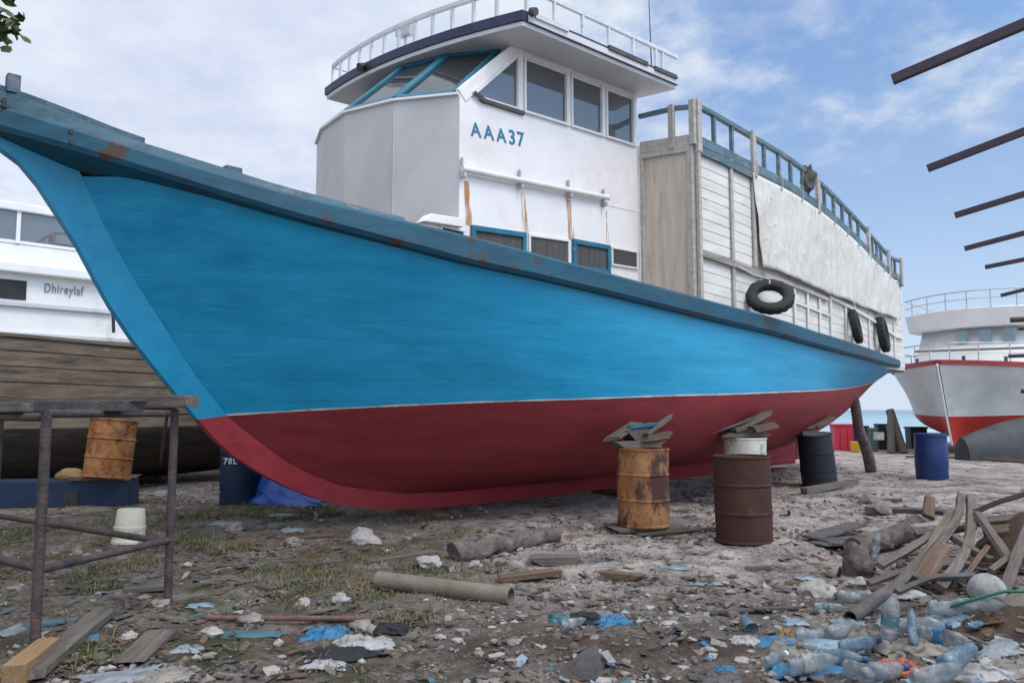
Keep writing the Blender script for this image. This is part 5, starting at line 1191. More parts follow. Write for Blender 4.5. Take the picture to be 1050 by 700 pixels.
CR(333, 684, .22, .12, .05, 'clothwhite', 'small pale rag below the black cloth', 'rag', 'cloth', 5)
CR(256, 652, .40, .12, .03, 'tealplastic', 'flat dull teal scrap sheet below the rusty rod', 'scrap_sheet', 'sheet', 6, .05, 2)
CR(130, 696, .42, .30, .04, 'sheetgrey', 'large pale grey sheet at the lower left', 'scrap_sheet', 'sheet', 7, .4, 2)
CR(172, 696, .26, .22, .07, 'sack', 'dirty grey sack scrap right of the large pale sheet', 'sack_scrap', 'sack', 8)
CR(193, 668, .16, .12, .05, 'sheetgrey', 'dull blue grey scrap above the grey sack scrap', 'scrap_sheet', 'sheet', 9)
CR(206, 622, .18, .10, .03, 'baglight', 'pale blue flat scrap right of the rack foot', 'scrap_sheet', 'sheet', 10, .1, 2)
CR(230, 538, .30, .25, .05, 'sheetgrey', 'light grey sheet on the ground before the blue tarp', 'scrap_sheet', 'sheet', 11)
CR(288, 529, .28, .18, .04, 'baglight', 'light blue scrap in front of the blue tarp', 'scrap_sheet', 'sheet', 12)
CR(300, 545, .26, .2, .06, 'sheetgrey', 'grey blue plastic lump under the forefoot', 'plastic_scrap', 'scrap', 13)
CR(172, 507, .45, .4, .1, 'sheetgrey', 'pale plastic tangle right of the navy box', 'plastic_scrap', 'scrap', 14)
CR(575, 638, .16, .14, .09, 'tealplastic', 'dull teal crumpled cup of plastic in the centre rubbish', 'plastic_scrap', 'scrap', 15)
CR(600, 638, .28, .18, .09, 'clothblack', 'black plastic lump in the centre rubbish', 'plastic_bag', 'bag', 16)
CR(628, 640, .22, .16, .10, 'bagblue', 'dark blue plastic piece at the right of the centre rubbish', 'plastic_scrap', 'scrap', 17)
CR(617, 634, .20, .10, .07, 'sack', 'pale sack scrap between the black and blue rubbish', 'sack_scrap', 'sack', 18)
CR(692, 583, .22, .14, .02, 'baglight', 'flat light blue scrap on the gravel left of the brown drum', 'scrap_sheet', 'sheet', 19, 0, 2)
CR(726, 599, .30, .10, .015, 'sheetgrey', 'pale strip of plastic on the bare gravel', 'plastic_scrap', 'scrap', 20, 0, 2)
CR(765, 660, .18, .13, .06, 'clothwhite', 'white plastic scrap at the left of the bottle heap', 'plastic_scrap', 'scrap', 21)
CR(795, 661, .26, .16, .06, 'bagblue', 'bright blue bag at the left end of the bottle heap', 'plastic_bag', 'bag', 22)
CR(845, 664, .40, .26, .08, 'baglight', 'light blue film spread among the bottles', 'plastic_film', 'film', 23)
CR(812, 672, .26, .2, .13, 'sack', 'grey cloth peak left of the bottles', 'sack_scrap', 'sack', 24)
CR(892, 665, .28, .24, .16, 'sack', 'brown grey crumpled sack in the middle of the bottles', 'sack_scrap', 'sack', 25)
CR(945, 668, .46, .24, .10, 'sack', 'wide dirty sack stretched right of the crumpled one', 'sack_scrap', 'sack', 26, .15)
CR(835, 690, .5, .2, .07, 'bagblue', 'long bright blue film at the bottom of the picture', 'plastic_film', 'film', 27)
CR(922, 692, .30, .14, .12, 'orange', 'orange plastic piece at the bottom among the bottles', 'plastic_scrap', 'scrap', 28)
CR(996, 694, .40, .26, .10, 'clothwhite', 'large pale plastic sheet at the lower right', 'scrap_sheet', 'sheet', 29)
CR(885, 697, .30, .18, .08, 'baglight', 'light blue film in the bottom row left of the orange piece', 'plastic_film', 'film', 30)
CR(743, 690, .12, .1, .05, 'bagblue', 'small blue bag alone at the bottom of the path', 'plastic_bag', 'bag', 31)
CR(735, 699, .24, .18, .07, 'slate', 'dark grey crumpled piece at the bottom below the small blue bag', 'plastic_scrap', 'scrap', 32)
CR(940, 590, .28, .24, .10, 'clothwhite', 'white plastic under the pale ribs of the timber pile', 'plastic_scrap', 'scrap', 33)
CR(925, 612, .30, .2, .09, 'clothwhite', 'white plastic bag at the foot of the timber pile', 'plastic_bag', 'bag', 34)
CR(985, 594, .24, .18, .12, 'bagblue', 'blue plastic left of the round float', 'plastic_scrap', 'scrap', 35)
CR(975, 640, .40, .18, .10, 'baglight', 'pale blue film below the timber pile', 'plastic_film', 'film', 36)
CR(826, 594, .16, .09, .03, 'baglight', 'flat pale blue lid shaped scrap behind the large coral stone', 'plastic_scrap', 'scrap', 37, 0, 2)
CR(808, 655, .12, .09, .09, 'woodyellow', 'small brown carton in the bottle heap', 'carton', 'carton', 38)
CR(870, 640, .22, .12, .05, 'sheetgrey', 'grey plastic scrap lying below the mouth of the dark pipe', 'plastic_scrap', 'scrap', 41)
CR(1020, 668, .30, .2, .07, 'sheetgrey', 'grey crumpled plastic under the lower brown board', 'plastic_scrap', 'scrap', 42)
CR(815, 640, .16, .10, .04, 'baglight', 'pale blue scrap above the brown carton', 'plastic_scrap', 'scrap', 43)
CR(900, 625, .20, .12, .05, 'clothwhite', 'pale rag wedged right of the dark pipe mouth', 'rag', 'cloth', 44)
CR(955, 640, .20, .14, .06, 'baglight', 'light blue crumpled film left of the sawdust heap', 'plastic_film', 'film', 45)
CR(1040, 690, .3, .2, .09, 'sack', 'grey brown sack piece in the lower right corner', 'sack_scrap', 'sack', 46)
CR(865, 700, .2, .14, .06, 'slate', 'black plastic between the two blue films at the bottom', 'plastic_scrap', 'scrap', 47)
# dark folded plate at bottom centre
c = gp(600, 698, 0); m = MB(); m.prism([c+Vector((-.16, 0, 0)), c+Vector((.10, 0, 0)), c+Vector((.07, .05, .14)), c+Vector((-.02, .04, .10))], Vector((.02, .16, .0))); tag(m.build('bent_plate', 'slate', None, O=c, bevel=.006), 'dark bent metal plate at the bottom middle of the picture', 'plate')
# pale blue cup
c = gp(763, 642, .0); t = thing('plastic_cup', 'pale blue plastic cup lying by the thin black stick', 'cup', c+Z*.045); t['_o'] = (0, 0, 0)
MB().lathe([(.032, 0), (.034, .002), (.045, .11), (.048, .112), (.046, .105), (.033, .008), (.001, .006)], 24).build('body', 'petblue', t, smooth=50); t.rotation_euler = (1.9, .15, .2)

# bottles
def bottle(px, py, yaw, pitch, mtl, label, sc=1.0, cap='capblue', up_=0.0, seed=0, big=False):
    c = gp(px, py, .045*sc+up_); t = thing('plastic_bottle', label, 'bottle', c, 'plastic bottles in the litter'); t['_o'] = (0, 0, 0)
    prof = [(.006, .004), (.028, 0), (.036, .008), (.038, .02)]
    for k in range(5): prof += [(.038, .03+.022*k), (.0355, .036+.022*k), (.038, .044+.022*k)]
    prof += [(.038, .15), (.037, .175), (.030, .205), (.018, .228), (.013, .235), (.013, .25)]
    if big: prof = [(r*1.25, z*.9) for r, z in prof]
    b = MB().lathe(prof, 20)
    for i, p in enumerate(b.v):
        k = 1+(.42*mn.noise(Vector((p.x*20+seed*3, p.y*20, p.z*14)))+.25*mn.noise(Vector((p.x*50+seed*3, p.y*50, p.z*40))))*(1 if p.z < .2 else .3)
        b.v[i] = Vector((p.x*k, p.y*(.55 if seed % 2 else .8)*k, p.z))
    b.build('body', mtl, t, smooth=60, recalc=True)
    zt = .25*(.9 if big else 1)
    if seed % 3 == 1: MB().lathe([(.016, zt-.012), (.0165, zt-.01), (.0165, zt+.010), (.015, zt+.012), (.001, zt+.012)], 16).build('cap', cap, t, smooth=40)
    if seed % 3 == 0:
        lb = MB().lathe([(.0392*(1.25 if big else 1), .07), (.0396*(1.25 if big else 1), .072), (.0396*(1.25 if big else 1), .118), (.0392*(1.25 if big else 1), .12)], 20)
        for i, p in enumerate(lb.v):
            k = 1+.42*mn.noise(Vector((p.x*20+seed*3, p.y*20, p.z*14))); lb.v[i] = Vector((p.x*k, p.y*(.55 if seed % 2 else .8)*k, p.z))
        lb.f = lb.f[:-2]; lb.m = lb.m[:-2]; lb.build('label', ['bagblue', 'clothwhite', 'tealplastic'][seed//3 % 3], t, smooth=60, recalc=False)
    t.rotation_euler = (0, PI/2-pitch, yaw); t.scale = (sc,)*3; t.location = c-Vector((math.cos(yaw), math.sin(yaw), 0))*.12*sc*math.cos(pitch)
    return t
bottle(838, 652, .1, .05, 'pet', 'clear bottle lying at the top of the bottle heap', 1.15, seed=1)
bottle(866, 648, .5, .1, 'petgrey', 'cloudy bottle next to the clear top one', 1.15, 'capwhite', .02, 2)
bottle(833, 681, .25, .05, 'pet', 'clear bottle below the grey cloth peak', 1.25, seed=3, up_=.03)
bottle(862, 676, -.6, .1, 'petblue', 'blue tinted bottle beside the crumpled sack', 1.0, seed=4, up_=.02)
bottle(914, 655, .2, 1.35, 'petgrey', 'big cloudy bottle standing up in the middle of the heap', 1.15, 'capwhite', .06, 6, True)
bottle(942, 645, -.25, .1, 'pet', 'clear bottle right of the standing one', 1.3, seed=7, up_=.03)
bottle(968, 655, -.9, .05, 'pet', 'clear crushed bottle sloping down to the right', 1.2, seed=9, up_=.03)
bottle(936, 658, 1.1, .9, 'petblue', 'small blue tinted bottle upright behind the wide sack', .9, seed=8, up_=.02)
bottle(985, 678, .55, .15, 'petblue', 'blue tinted bottle at the right with its base towards the timber', 1.35, 'clothblack', .05, 10)
bottle(974, 623, .12, .05, 'pet', 'clear bottle lying below the timber pile', 1.25, seed=11, up_=.06)
bottle(899, 573, .3, 1.3, 'pet', 'clear bottle standing by the lumpy stump', 1.0, 'capwhite', .03, 12)
bottle(880, 612, -.1, .0, 'petgrey', 'cloudy bottle behind the dark pipe', 1.2, 'capwhite', .0, 13)
bottle(850, 623, .0, .0, 'petgrey', 'thin cloudy bottle left of the dark pipe', .9, 'green', .0, 15)
bottle(905, 690, .35, .05, 'petgrey', 'cloudy bottle at the bottom left of the orange piece', 1.2, 'capblue', .04, 16)
bottle(960, 693, .3, .1, 'pet', 'clear bottle at the bottom right of the orange piece', 1.3, 'capblue', .03, 17)
bottle(1000, 640, .4, .0, 'petblue', 'small blue bottle on the sawdust heap', .55, 'capblue', .11, 18)
bottle(795, 675, .8, .0, 'pet', 'clear flattened bottle at the left end of the heap', 1.0, 'capwhite', .0, 19)
bottle(888, 690, -.9, .1, 'pet', 'clear crushed bottle wedged left of the orange piece', 1.05, seed=23, up_=.05)
bottle(905, 640, .9, .05, 'petgrey', 'cloudy crushed bottle behind the big standing one', 1.1, seed=24, up_=.02)
bottle(880, 662, .15, .1, 'petblue', 'blue tinted crushed bottle half under the crumpled sack', 1.0, seed=25, up_=.02)
bottle(815, 664, -.3, .05, 'petgrey', 'cloudy flat bottle beside the brown carton', .95, seed=27)
bottle(1005, 622, -.4, .1, 'pet', 'clear bottle before the round float under the green rope', 1.1, seed=29, up_=.06)
bottle(588, 640, .6, .1, 'pet', 'clear bottle in the centre rubbish', .8, 'capblue', .03, 21)

# ================================================================== TREE TWIG upper left
tr = thing('leafy_tree', 'tree whose leafy twig hangs into the upper left corner', 'tree', Vector((-7.6, 6.0, 0)))
m = MB(); m.tube([(-7.6, 6, -.1), (-7.55, 6.05, 1.5), (-7.4, 6.1, 3.0), (-7.1, 6.0, 4.3), (-6.6, 5.8, 5.2)], [.2, .17, .14, .11, .07], 12); m.jitter(.02, 3)
m.tube([(-7.1, 6.0, 4.3), (-6.2, 6.0, 4.75), (-5.2, 6.0, 4.85), (-4.45, 6.0, 4.62), (-4.02, 6.0, 4.52)], [.07, .05, .03, .015, .008], 8)
m.tube([(-7.4, 6.1, 3.0), (-8.2, 6.4, 4.2), (-8.6, 6.6, 5.2)], [.08, .06, .03], 8); m.build('trunk', 'bark', tr, smooth=60)
m = MB()
def leaf(mb, p, d, n_, L_, w):
    d = Vector(d).normalized(); sd = d.cross(Vector(n_)).normalized(); u = sd.cross(d)
    pts = [p, p+d*L_*.3+sd*w*.8, p+d*L_*.65+sd*w-u*w*.2, p+d*L_-u*w*.3, p+d*L_*.65-sd*w-u*w*.2, p+d*L_*.3-sd*w*.8, p+d*L_*.5+u*w*.3]
    mb.add(pts, [(0, 1, 6), (1, 2, 6), (2, 3, 6), (3, 4, 6), (4, 5, 6), (5, 0, 6)])
rl2 = random.Random(4)
tipsL = [(-4.02, 6.0, 4.50, .17, 30), (-4.2, 5.95, 4.60, .22, 50), (-4.6, 6.05, 4.75, .3, 40), (-5.2, 6, 5.0, .45, 90), (-5.9, 6, 5.1, .6, 140), (-6.6, 5.8, 5.4, .8, 200), (-7.4, 6, 5.7, 1.0, 260), (-8.4, 6.4, 5.6, 1.0, 240)]
for x, y, z, r, n_ in tipsL:
    for _ in range(n_):
        q = Vector((rl2.gauss(0, 1), rl2.gauss(0, 1), rl2.gauss(0, 1)))*r*.45; d = Vector((rl2.uniform(-1, 1), rl2.uniform(-1, 1), rl2.uniform(-1, .35)))
        leaf(m, Vector((x, y, z))+q, d, (rl2.uniform(-1, 1), rl2.uniform(-1, 1), 1), rl2.uniform(.09, .15), rl2.uniform(.025, .04))
m.build('crown', 'leaf', tr, recalc=False)

# ================================================================== GROUND, SEA
def build_np(name, V, Fq, mats_, kind, mi=None, smooth=True, label=None):
    me = bpy.data.meshes.new(name); nf = len(Fq); k = Fq.shape[1]
    me.vertices.add(len(V)); me.vertices.foreach_set('co', V.astype(np.float32).ravel()); me.loops.add(nf*k); me.loops.foreach_set('vertex_index', Fq.astype(np.int32).ravel())
    me.polygons.add(nf); me.polygons.foreach_set('loop_start', np.arange(0, nf*k, k, dtype=np.int32)); me.polygons.foreach_set('loop_total', np.full(nf, k, dtype=np.int32))
    for q in mats_: me.materials.append(MT[q] if isinstance(q, str) else q)
    if mi is not None: me.polygons.foreach_set('material_index', mi.astype(np.int32))
    me.polygons.foreach_set('use_smooth', np.full(nf, smooth)); me.update(); me.validate()
    o = bpy.data.objects.new(name, me); COL.objects.link(o); o['kind'] = kind
    if label: o['label'] = label
    return o
def ground_mat():
    m, nt, N, L, bs = nodes('shore_ground'); tc = N.new('ShaderNodeTexCoord'); P_ = tc.outputs['Object']
    def nz(s, d=8, r=.6, off=0):
        n = N.new('ShaderNodeTexNoise'); n.inputs['Scale'].default_value = s; n.inputs['Detail'].default_value = d; n.inputs['Roughness'].default_value = r
        if off:
            mp = N.new('ShaderNodeMapping'); mp.inputs['Location'].default_value = (off, off*2, 0); L.new(P_, mp.inputs[0]); L.new(mp.outputs[0], n.inputs['Vector'])
        else: L.new(P_, n.inputs['Vector'])
        return n.outputs['Fac']
    def mix(f, a, b):
        x = N.new('ShaderNodeMixRGB'); L.new(f, x.inputs[0])
        for i, q in ((1, a), (2, b)):
            if isinstance(q, tuple): x.inputs[i].default_value = (*q, 1)
            else: L.new(q, x.inputs[i])
        return x.outputs[0]
    def rp(f, lo, hi):
        r = ramp(N, (0, 0, 0), (1, 1, 1), lo, hi); L.new(f, r.inputs[0]); return r.outputs[0]
    def mul(a, b):
        x = N.new('ShaderNodeMath'); x.operation = 'MULTIPLY'; L.new(a, x.inputs[0]); L.new(b, x.inputs[1]); return x.outputs[0]
    sep = N.new('ShaderNodeSeparateXYZ'); L.new(P_, sep.inputs[0])
    def mr(sock, a, b):
        r = N.new('ShaderNodeMapRange'); r.interpolation_type = 'SMOOTHSTEP'; r.inputs[1].default_value = a; r.inputs[2].default_value = b; L.new(sock, r.inputs[0]); return r.outputs[0]
    c = mix(rp(nz(1.3, 9, .65), .35, .65), (.098, .074, .062), (.172, .140, .124))
    c = mix(rp(nz(22, 6, .7, 2), .40, .66), c, (.235, .196, .178))
    pale = mul(rp(nz(.9, 7, .6, 5), .42, .60), rp(nz(14, 6, .7, 8), .32, .56)); c = mix(pale, c, (.29, .252, .236))
    band = mul(mul(mr(sep.outputs[0], -1.6, .6), mr(sep.outputs[1], 5.7, 7.3)), rp(nz(1.6, 9, .7, 61), .36, .56)); c = mix(mul(band, rp(nz(9, 7, .75, 71), .30, .55)), c, (.56, .475, .44))
    dark = rp(nz(2.4, 8, .7, 11), .50, .66); c = mix(dark, c, (.036, .027, .023))
    # shell and coral fragments
    vo = N.new('ShaderNodeTexVoronoi'); vo.inputs['Scale'].default_value = 55; L.new(P_, vo.inputs['Vector'])
    sepc = N.new('ShaderNodeSeparateColor'); L.new(vo.outputs['Color'], sepc.inputs[0]); frag = mul(rp(sepc.outputs[0], .72, .78), rp(nz(2.0, 5, .6, 21), .36, .60))
    c = mix(frag, c, (.33, .305, .295))
    frag2 = rp(sepc.outputs[1], .80, .84); c = mix(mul(frag2, rp(nz(1.8, 5, .6, 91), .45, .6)), c, (.075, .055, .045))
    damp = mul(mr(sep.outputs[1], 6.6, 4.6), rp(nz(1.5, 8, .7, 101), .38, .60)); c = mix(damp, c, (.072, .050, .039))
    moss = mul(mul(mr(sep.outputs[0], .3, -1.3), mr(sep.outputs[1], 9.8, 8.0)), rp(nz(1.7, 8, .7, 31), .46, .62)); c = mix(moss, c, (.055, .060, .026))
    dry = mul(mul(mr(sep.outputs[0], .5, -.8), mr(sep.outputs[1], 5.8, 6.6)), rp(nz(2.6, 8, .7, 41), .48, .64)); c = mix(dry, c, (.125, .082, .046))
    L.new(c, bs.inputs['Base Color']); bs.inputs['Roughness'].default_value = .95; bs.inputs['Specular IOR Level'].default_value = .2
    ad = N.new('ShaderNodeMath'); L.new(nz(38, 8, .75), ad.inputs[0]); mv = N.new('ShaderNodeMath'); mv.operation = 'MULTIPLY'; mv.inputs[1].default_value = -.5; L.new(vo.outputs['Distance'], mv.inputs[0]); L.new(mv.outputs[0], ad.inputs[1])
    bp = N.new('ShaderNodeBump'); bp.inputs['Strength'].default_value = .9; bp.inputs['Distance'].default_value = .035; L.new(ad.outputs[0], bp.inputs['Height']); L.new(bp.outputs[0], bs.inputs['Normal'])
    return m
MT['ground'] = ground_mat()
rr = np.concatenate([[.3, .8], np.exp(np.linspace(math.log(1.5), math.log(62), 640)), [80, 120, 200, 400, 900, 2500]])
th_ = np.radians(np.concatenate([np.linspace(-90, -42, 40)[:-1], np.linspace(-42, 42, 420), np.linspace(42, 90, 40)[1:]]))
Rg, Tg = np.meshgrid(rr, th_, indexing='ij'); X = Rg*np.sin(Tg); Y = Rg*np.cos(Tg)-1.0
near = np.clip((30-Rg)/20, 0, 1)
Zg = hbase(X, Y)+near*(.016*fbm(X*4, Y*4, 3)+.010*np.abs(fbm(X*13+3, Y*13, 3))+.006*fbm(X*40, Y*40, 2))
V = np.stack([X, Y, Zg], -1).reshape(-1, 3); n0, n1 = Rg.shape
ii, jj = np.meshgrid(np.arange(n0-1), np.arange(n1-1), indexing='ij'); a = (ii*n1+jj).ravel()
build_np('ground', V, np.stack([a, a+n1, a+n1+1, a+1], -1), ['ground'], 'structure')
# sea
def sea_mat():
    m, nt, N, L, bs = nodes('lagoon_water'); tc = N.new('ShaderNodeTexCoord'); sep = N.new('ShaderNodeSeparateXYZ'); L.new(tc.outputs['Object'], sep.inputs[0])
    mr = N.new('ShaderNodeMapRange'); mr.inputs[1].default_value = 60; mr.inputs[2].default_value = 420; L.new(sep.outputs[1], mr.inputs[0])
    r = ramp(N, (.28, .42, .45), (.10, .20, .28), 0, 1); L.new(mr.outputs[0], r.inputs[0])
    nz = N.new('ShaderNodeTexNoise'); nz.inputs['Scale'].default_value = .05; nz.inputs['Detail'].default_value = 8; mp = N.new('ShaderNodeMapping'); mp.inputs['Scale'].default_value = (.3, 1.5, 1); L.new(tc.outputs['Object'], mp.inputs[0]); L.new(mp.outputs[0], nz.inputs['Vector'])
    r2 = ramp(N, (0, 0, 0), (1, 1, 1), .60, .66); L.new(nz.outputs['Fac'], r2.inputs[0]); mx = N.new('ShaderNodeMixRGB'); L.new(r2.outputs[0], mx.inputs[0]); L.new(r.outputs[0], mx.inputs[1]); mx.inputs[2].default_value = (.6, .66, .68, 1)
    L.new(mx.outputs[0], bs.inputs['Base Color']); bs.inputs['Roughness'].default_value = .25
    n2 = N.new('ShaderNodeTexNoise'); n2.inputs['Scale'].default_value = 1.2; n2.inputs['Detail'].default_value = 4; L.new(tc.outputs['Object'], n2.inputs['Vector']); bp = N.new('ShaderNodeBump'); bp.inputs['Strength'].default_value = .4; bp.inputs['Distance'].default_value = .3; L.new(n2.outputs['Fac'], bp.inputs['Height']); L.new(bp.outputs[0], bs.inputs['Normal'])
    return m
MT['sea'] = sea_mat()
m = MB(); m.add([(-4000, 30, -.55), (4000, 30, -.55), (4000, 6000, -.55), (-4000, 6000, -.55)], [(0, 1, 2, 3)]); o = m.build('sea', 'sea'); o['kind'] = 'structure'

# ---- loose gravel and coral rubble
import bmesh as _bm
def ico(sub):
    b = _bm.new(); _bm.ops.create_icosphere(b, subdivisions=sub, radius=1); b.verts.ensure_lookup_table()
    v = np.array([q.co[:] for q in b.verts]); f = np.array([[q.index for q in t.verts] for t in b.faces]); b.free(); return v, f
iv, if_ = ico(1)
def scatter(n, r0, r1, s0, s1, half, seed, dens=None):
    g = np.random.default_rng(seed); r = np.exp(g.uniform(math.log(r0), math.log(r1), n)); t = np.radians(g.uniform(-half, half, n))
    x = r*np.sin(t); y = r*np.cos(t)
    if dens is not None:
        k = g.random(n) < dens(x, y); x, y = x[k], y[k]
    s = np.exp(g.normal(math.log((s0*s1)**.5), .45, len(x))).clip(s0, s1); return x, y, s, g
def rubble(name, n, r0, r1, s0, s1, seed, mats_, dens, label, flat=.65):
    x, y, s, g = scatter(n, r0, r1, s0, s1, 40, seed, dens); n = len(x)
    var = g.uniform(.6, 1.4, (n, len(iv), 1)); sq = np.stack([g.uniform(.7, 1.4, n), g.uniform(.7, 1.4, n), g.uniform(.4, .9, n)*flat/.65], -1)[:, None, :]
    v = iv[None]*var*sq*s[:, None, None]; a = g.uniform(0, 6.28, n); c, sn = np.cos(a)[:, None], np.sin(a)[:, None]
    vx = v[..., 0]*c-v[..., 1]*sn; vy = v[..., 0]*sn+v[..., 1]*c; z = hbase(x, y)+s*.15
    Vv = np.stack([vx+x[:, None], vy+y[:, None], v[..., 2]+z[:, None]], -1).reshape(-1, 3)
    Ff = (if_[None]+(np.arange(n)*len(iv))[:, None, None]).reshape(-1, 3); mi = np.repeat(g.integers(0, len(mats_), n), len(if_))
    build_np(name, Vv, Ff, mats_, 'stuff', mi, False, label)
pd_ = lambda x, y: np.clip(.25+1.1*fbm(x*.9+5, y*.9+3, 3), .05, 1)
rubble('gravel', 17000, 3.2, 17, .006, .022, 5, ['stone', 'stonewhite', 'stone', 'slate', 'woodgrey'], pd_, 'small grey and white gravel strewn over the ground')
rubble('coral_rubble', 6500, 3.8, 22, .014, .045, 6, ['stone', 'stonewhite', 'stone', 'woodgrey'], pd_, 'pale coral rubble strewn over the ground')
# ---- flat litter chips
def chips(name, n, r0, r1, s0, s1, seed, mats_, dens, asp, label):
    x, y, s, g = scatter(n, r0, r1, s0, s1, 40, seed, dens); n = len(x)
    asp_ = g.uniform(*asp, n); a = g.uniform(0, 6.28, n); tx, ty = g.normal(0, .22, n), g.normal(0, .22, n)
    base = np.array([(-1, -1), (1, -1), (1, 1), (-1, 1)], float); q = base[None]*(1+g.uniform(-.45, .25, (n, 4, 2)))
    lx = q[..., 0]*(s*asp_)[:, None]; ly = q[..., 1]*s[:, None]; c, sn = np.cos(a)[:, None], np.sin(a)[:, None]
    wx = lx*c-ly*sn; wy = lx*sn+ly*c; z0 = hbase(x, y)[:, None]+.012+np.abs(g.normal(0, .006, n))[:, None]+wx*tx[:, None]+wy*ty[:, None]
    h = (s*.18)[:, None]; lo = np.stack([wx+x[:, None], wy+y[:, None], z0-h], -1); hi = np.stack([wx+x[:, None], wy+y[:, None], z0+h*.5], -1)
    Vv = np.concatenate([lo, hi], 1).reshape(-1, 3); fq = np.array([(4, 5, 6, 7), (0, 1, 5, 4), (1, 2, 6, 5), (2, 3, 7, 6), (3, 0, 4, 7)])
    Ff = (fq[None]+(np.arange(n)*8)[:, None, None]).reshape(-1, 4); mi = np.repeat(g.integers(0, len(mats_), n), 5)
    build_np(name, Vv, Ff, mats_, 'stuff', mi, False, label)
chips('wood_chips', 9500, 3.4, 18, .006, .022, 8, ['woodgrey', 'woodbrown', 'woodpale', 'slate', 'woodbrown'], lambda x, y: np.clip(.35+.9*fbm(x*.8-3, y*.8, 3), .08, 1), (1.5, 5), 'small wood chips and splinters strewn over the ground')
chips('plastic_litter', 850, 3.6, 16, .010, .030, 9, ['baglight', 'clothwhite', 'bagblue', 'sheetgrey', 'clothwhite', 'tealplastic', 'sheetgrey'], lambda x, y: np.clip(.25+.9*fbm(x*.7+9, y*.7, 3)+.3*(x > 2), .03, 1), (.8, 2.0), 'small plastic scraps strewn over the ground')
pileD = lambda x, y: np.exp(-(((x-4.1)/1.3)**2+((y-6.1)/1.3)**2))
chips('wood_splinters', 5000, 3.8, 10, .012, .035, 12, ['woodgrey', 'woodpale', 'woodbrown', 'slate'], pileD, (2, 7), 'dense splinters around the timber pile')
dD = lambda x, y: np.clip(1.6*fbm(x*1.1-8, y*1.1+4, 4)-.15, 0, 1)
chips('leaf_litter', 9000, 3.4, 14, .008, .020, 31, ['slate', 'woodbrown', 'woodbrown', 'clothblack', 'woodgrey'], dD, (.8, 2.2), 'dark dead leaves and charcoal bits drifted in patches over the ground')
hD = lambda x, y: np.exp(-(((x-2.3)/.85)**2+((y-4.65)/.55)**2))
chips('plastic_flakes', 5200, 3.6, 7, .010, .042, 13, ['baglight', 'clothwhite', 'petgrey', 'bagblue', 'sack', 'pet'], hD, (.7, 1.8), 'crushed plastic flakes between the bottles')
# ---- grass tufts (left)
g = np.random.default_rng(21); cand = 0; bl = []
xs = g.uniform(-6.5, .6, 160000); ys = g.uniform(3.6, 11.5, 160000)
msk = (fbm(xs*1.1+2, ys*1.1+7, 4) > .50) & (np.abs(xs/ys) < .75) & (g.random(160000) < np.clip(.9-(xs+2.2)*.28, .08, 1)); xs, ys = xs[msk], ys[msk]
xs, ys = xs[:30000], ys[:30000]
ex = [(-2.55, 4.75, .16, 900), (-4.6, 9.3, .5, 1600), (-3.9, 8.9, .35, 900), (-.25, 6.9, .22, 500), (-.75, 5.5, .15, 400), (-3.6, 10.2, .4, 900)]
for cx, cy, sd_, n_ in ex: xs = np.concatenate([xs, g.normal(cx, sd_, n_)]); ys = np.concatenate([ys, g.normal(cy, sd_, n_)])
n = len(xs); hgt = np.exp(g.normal(math.log(.028), .55, n)).clip(.01, .13); a = g.uniform(0, 6.28, n); ln = g.uniform(.3, 1.8, n); z = hbase(xs, ys); w = g.uniform(.002, .004, n)
c, s_ = np.cos(a), np.sin(a); px_, py_ = -s_*w, c*w
V = np.stack([np.stack([xs+px_, ys+py_, z-.005], -1), np.stack([xs-px_, ys-py_, z-.005], -1), np.stack([xs+c*hgt*ln*.35-px_*.8, ys+s_*hgt*ln*.35-py_*.8, z+hgt*.6], -1), np.stack([xs+c*hgt*ln*.35+px_*.8, ys+s_*hgt*ln*.35+py_*.8, z+hgt*.6], -1), np.stack([xs+c*hgt*ln, ys+s_*hgt*ln, z+hgt*.85], -1)], 1).reshape(-1, 3)
o_ = np.arange(n)*5; T = np.concatenate([np.stack([o_, o_+1, o_+2], -1), np.stack([o_, o_+2, o_+3], -1), np.stack([o_+3, o_+2, o_+4], -1)]); mi = np.tile((g.random(n) < .35).astype(int), 3)
build_np('grass', V, T, ['grass', 'grassdry'], 'stuff', mi, False, 'sparse short grass on the ground at the left')

# ================================================================== SKY, SUN, CAMERA
SUN_EL, SUN_AZ = math.radians(54), math.radians(132)           # azimuth measured from +Y towards +X
w = bpy.data.worlds.new('World'); scene.world = w; w.use_nodes = True; nt = w.node_tree; N = nt.nodes; L = nt.links
bg = N['Background']; bg.inputs['Strength'].default_value = .15
sky = N.new('ShaderNodeTexSky'); sky.sky_type = 'NISHITA'; sky.sun_disc = False; sky.sun_elevation = SUN_EL; sky.sun_rotation = SUN_AZ; sky.air_density = 1.0; sky.dust_density = .4; sky.ozone_density = 1.2
tc = N.new('ShaderNodeTexCoord'); sep = N.new('ShaderNodeSeparateXYZ'); L.new(tc.outputs['Generated'], sep.inputs[0])
def math_(op, a, b=None, c=None):
    q = N.new('ShaderNodeMath'); q.operation = op
    for i, v in enumerate((a, b, c)):
        if v is None: continue
        if isinstance(v, (int, float)): q.inputs[i].default_value = v
        else: L.new(v, q.inputs[i])
    return q.outputs[0]
zz = math_('ADD', math_('MAXIMUM', sep.outputs[2], 0), .22)
cmb = N.new('ShaderNodeCombineXYZ'); L.new(math_('DIVIDE', sep.outputs[0], zz), cmb.inputs[0]); L.new(math_('DIVIDE', sep.outputs[1], zz), cmb.inputs[1])
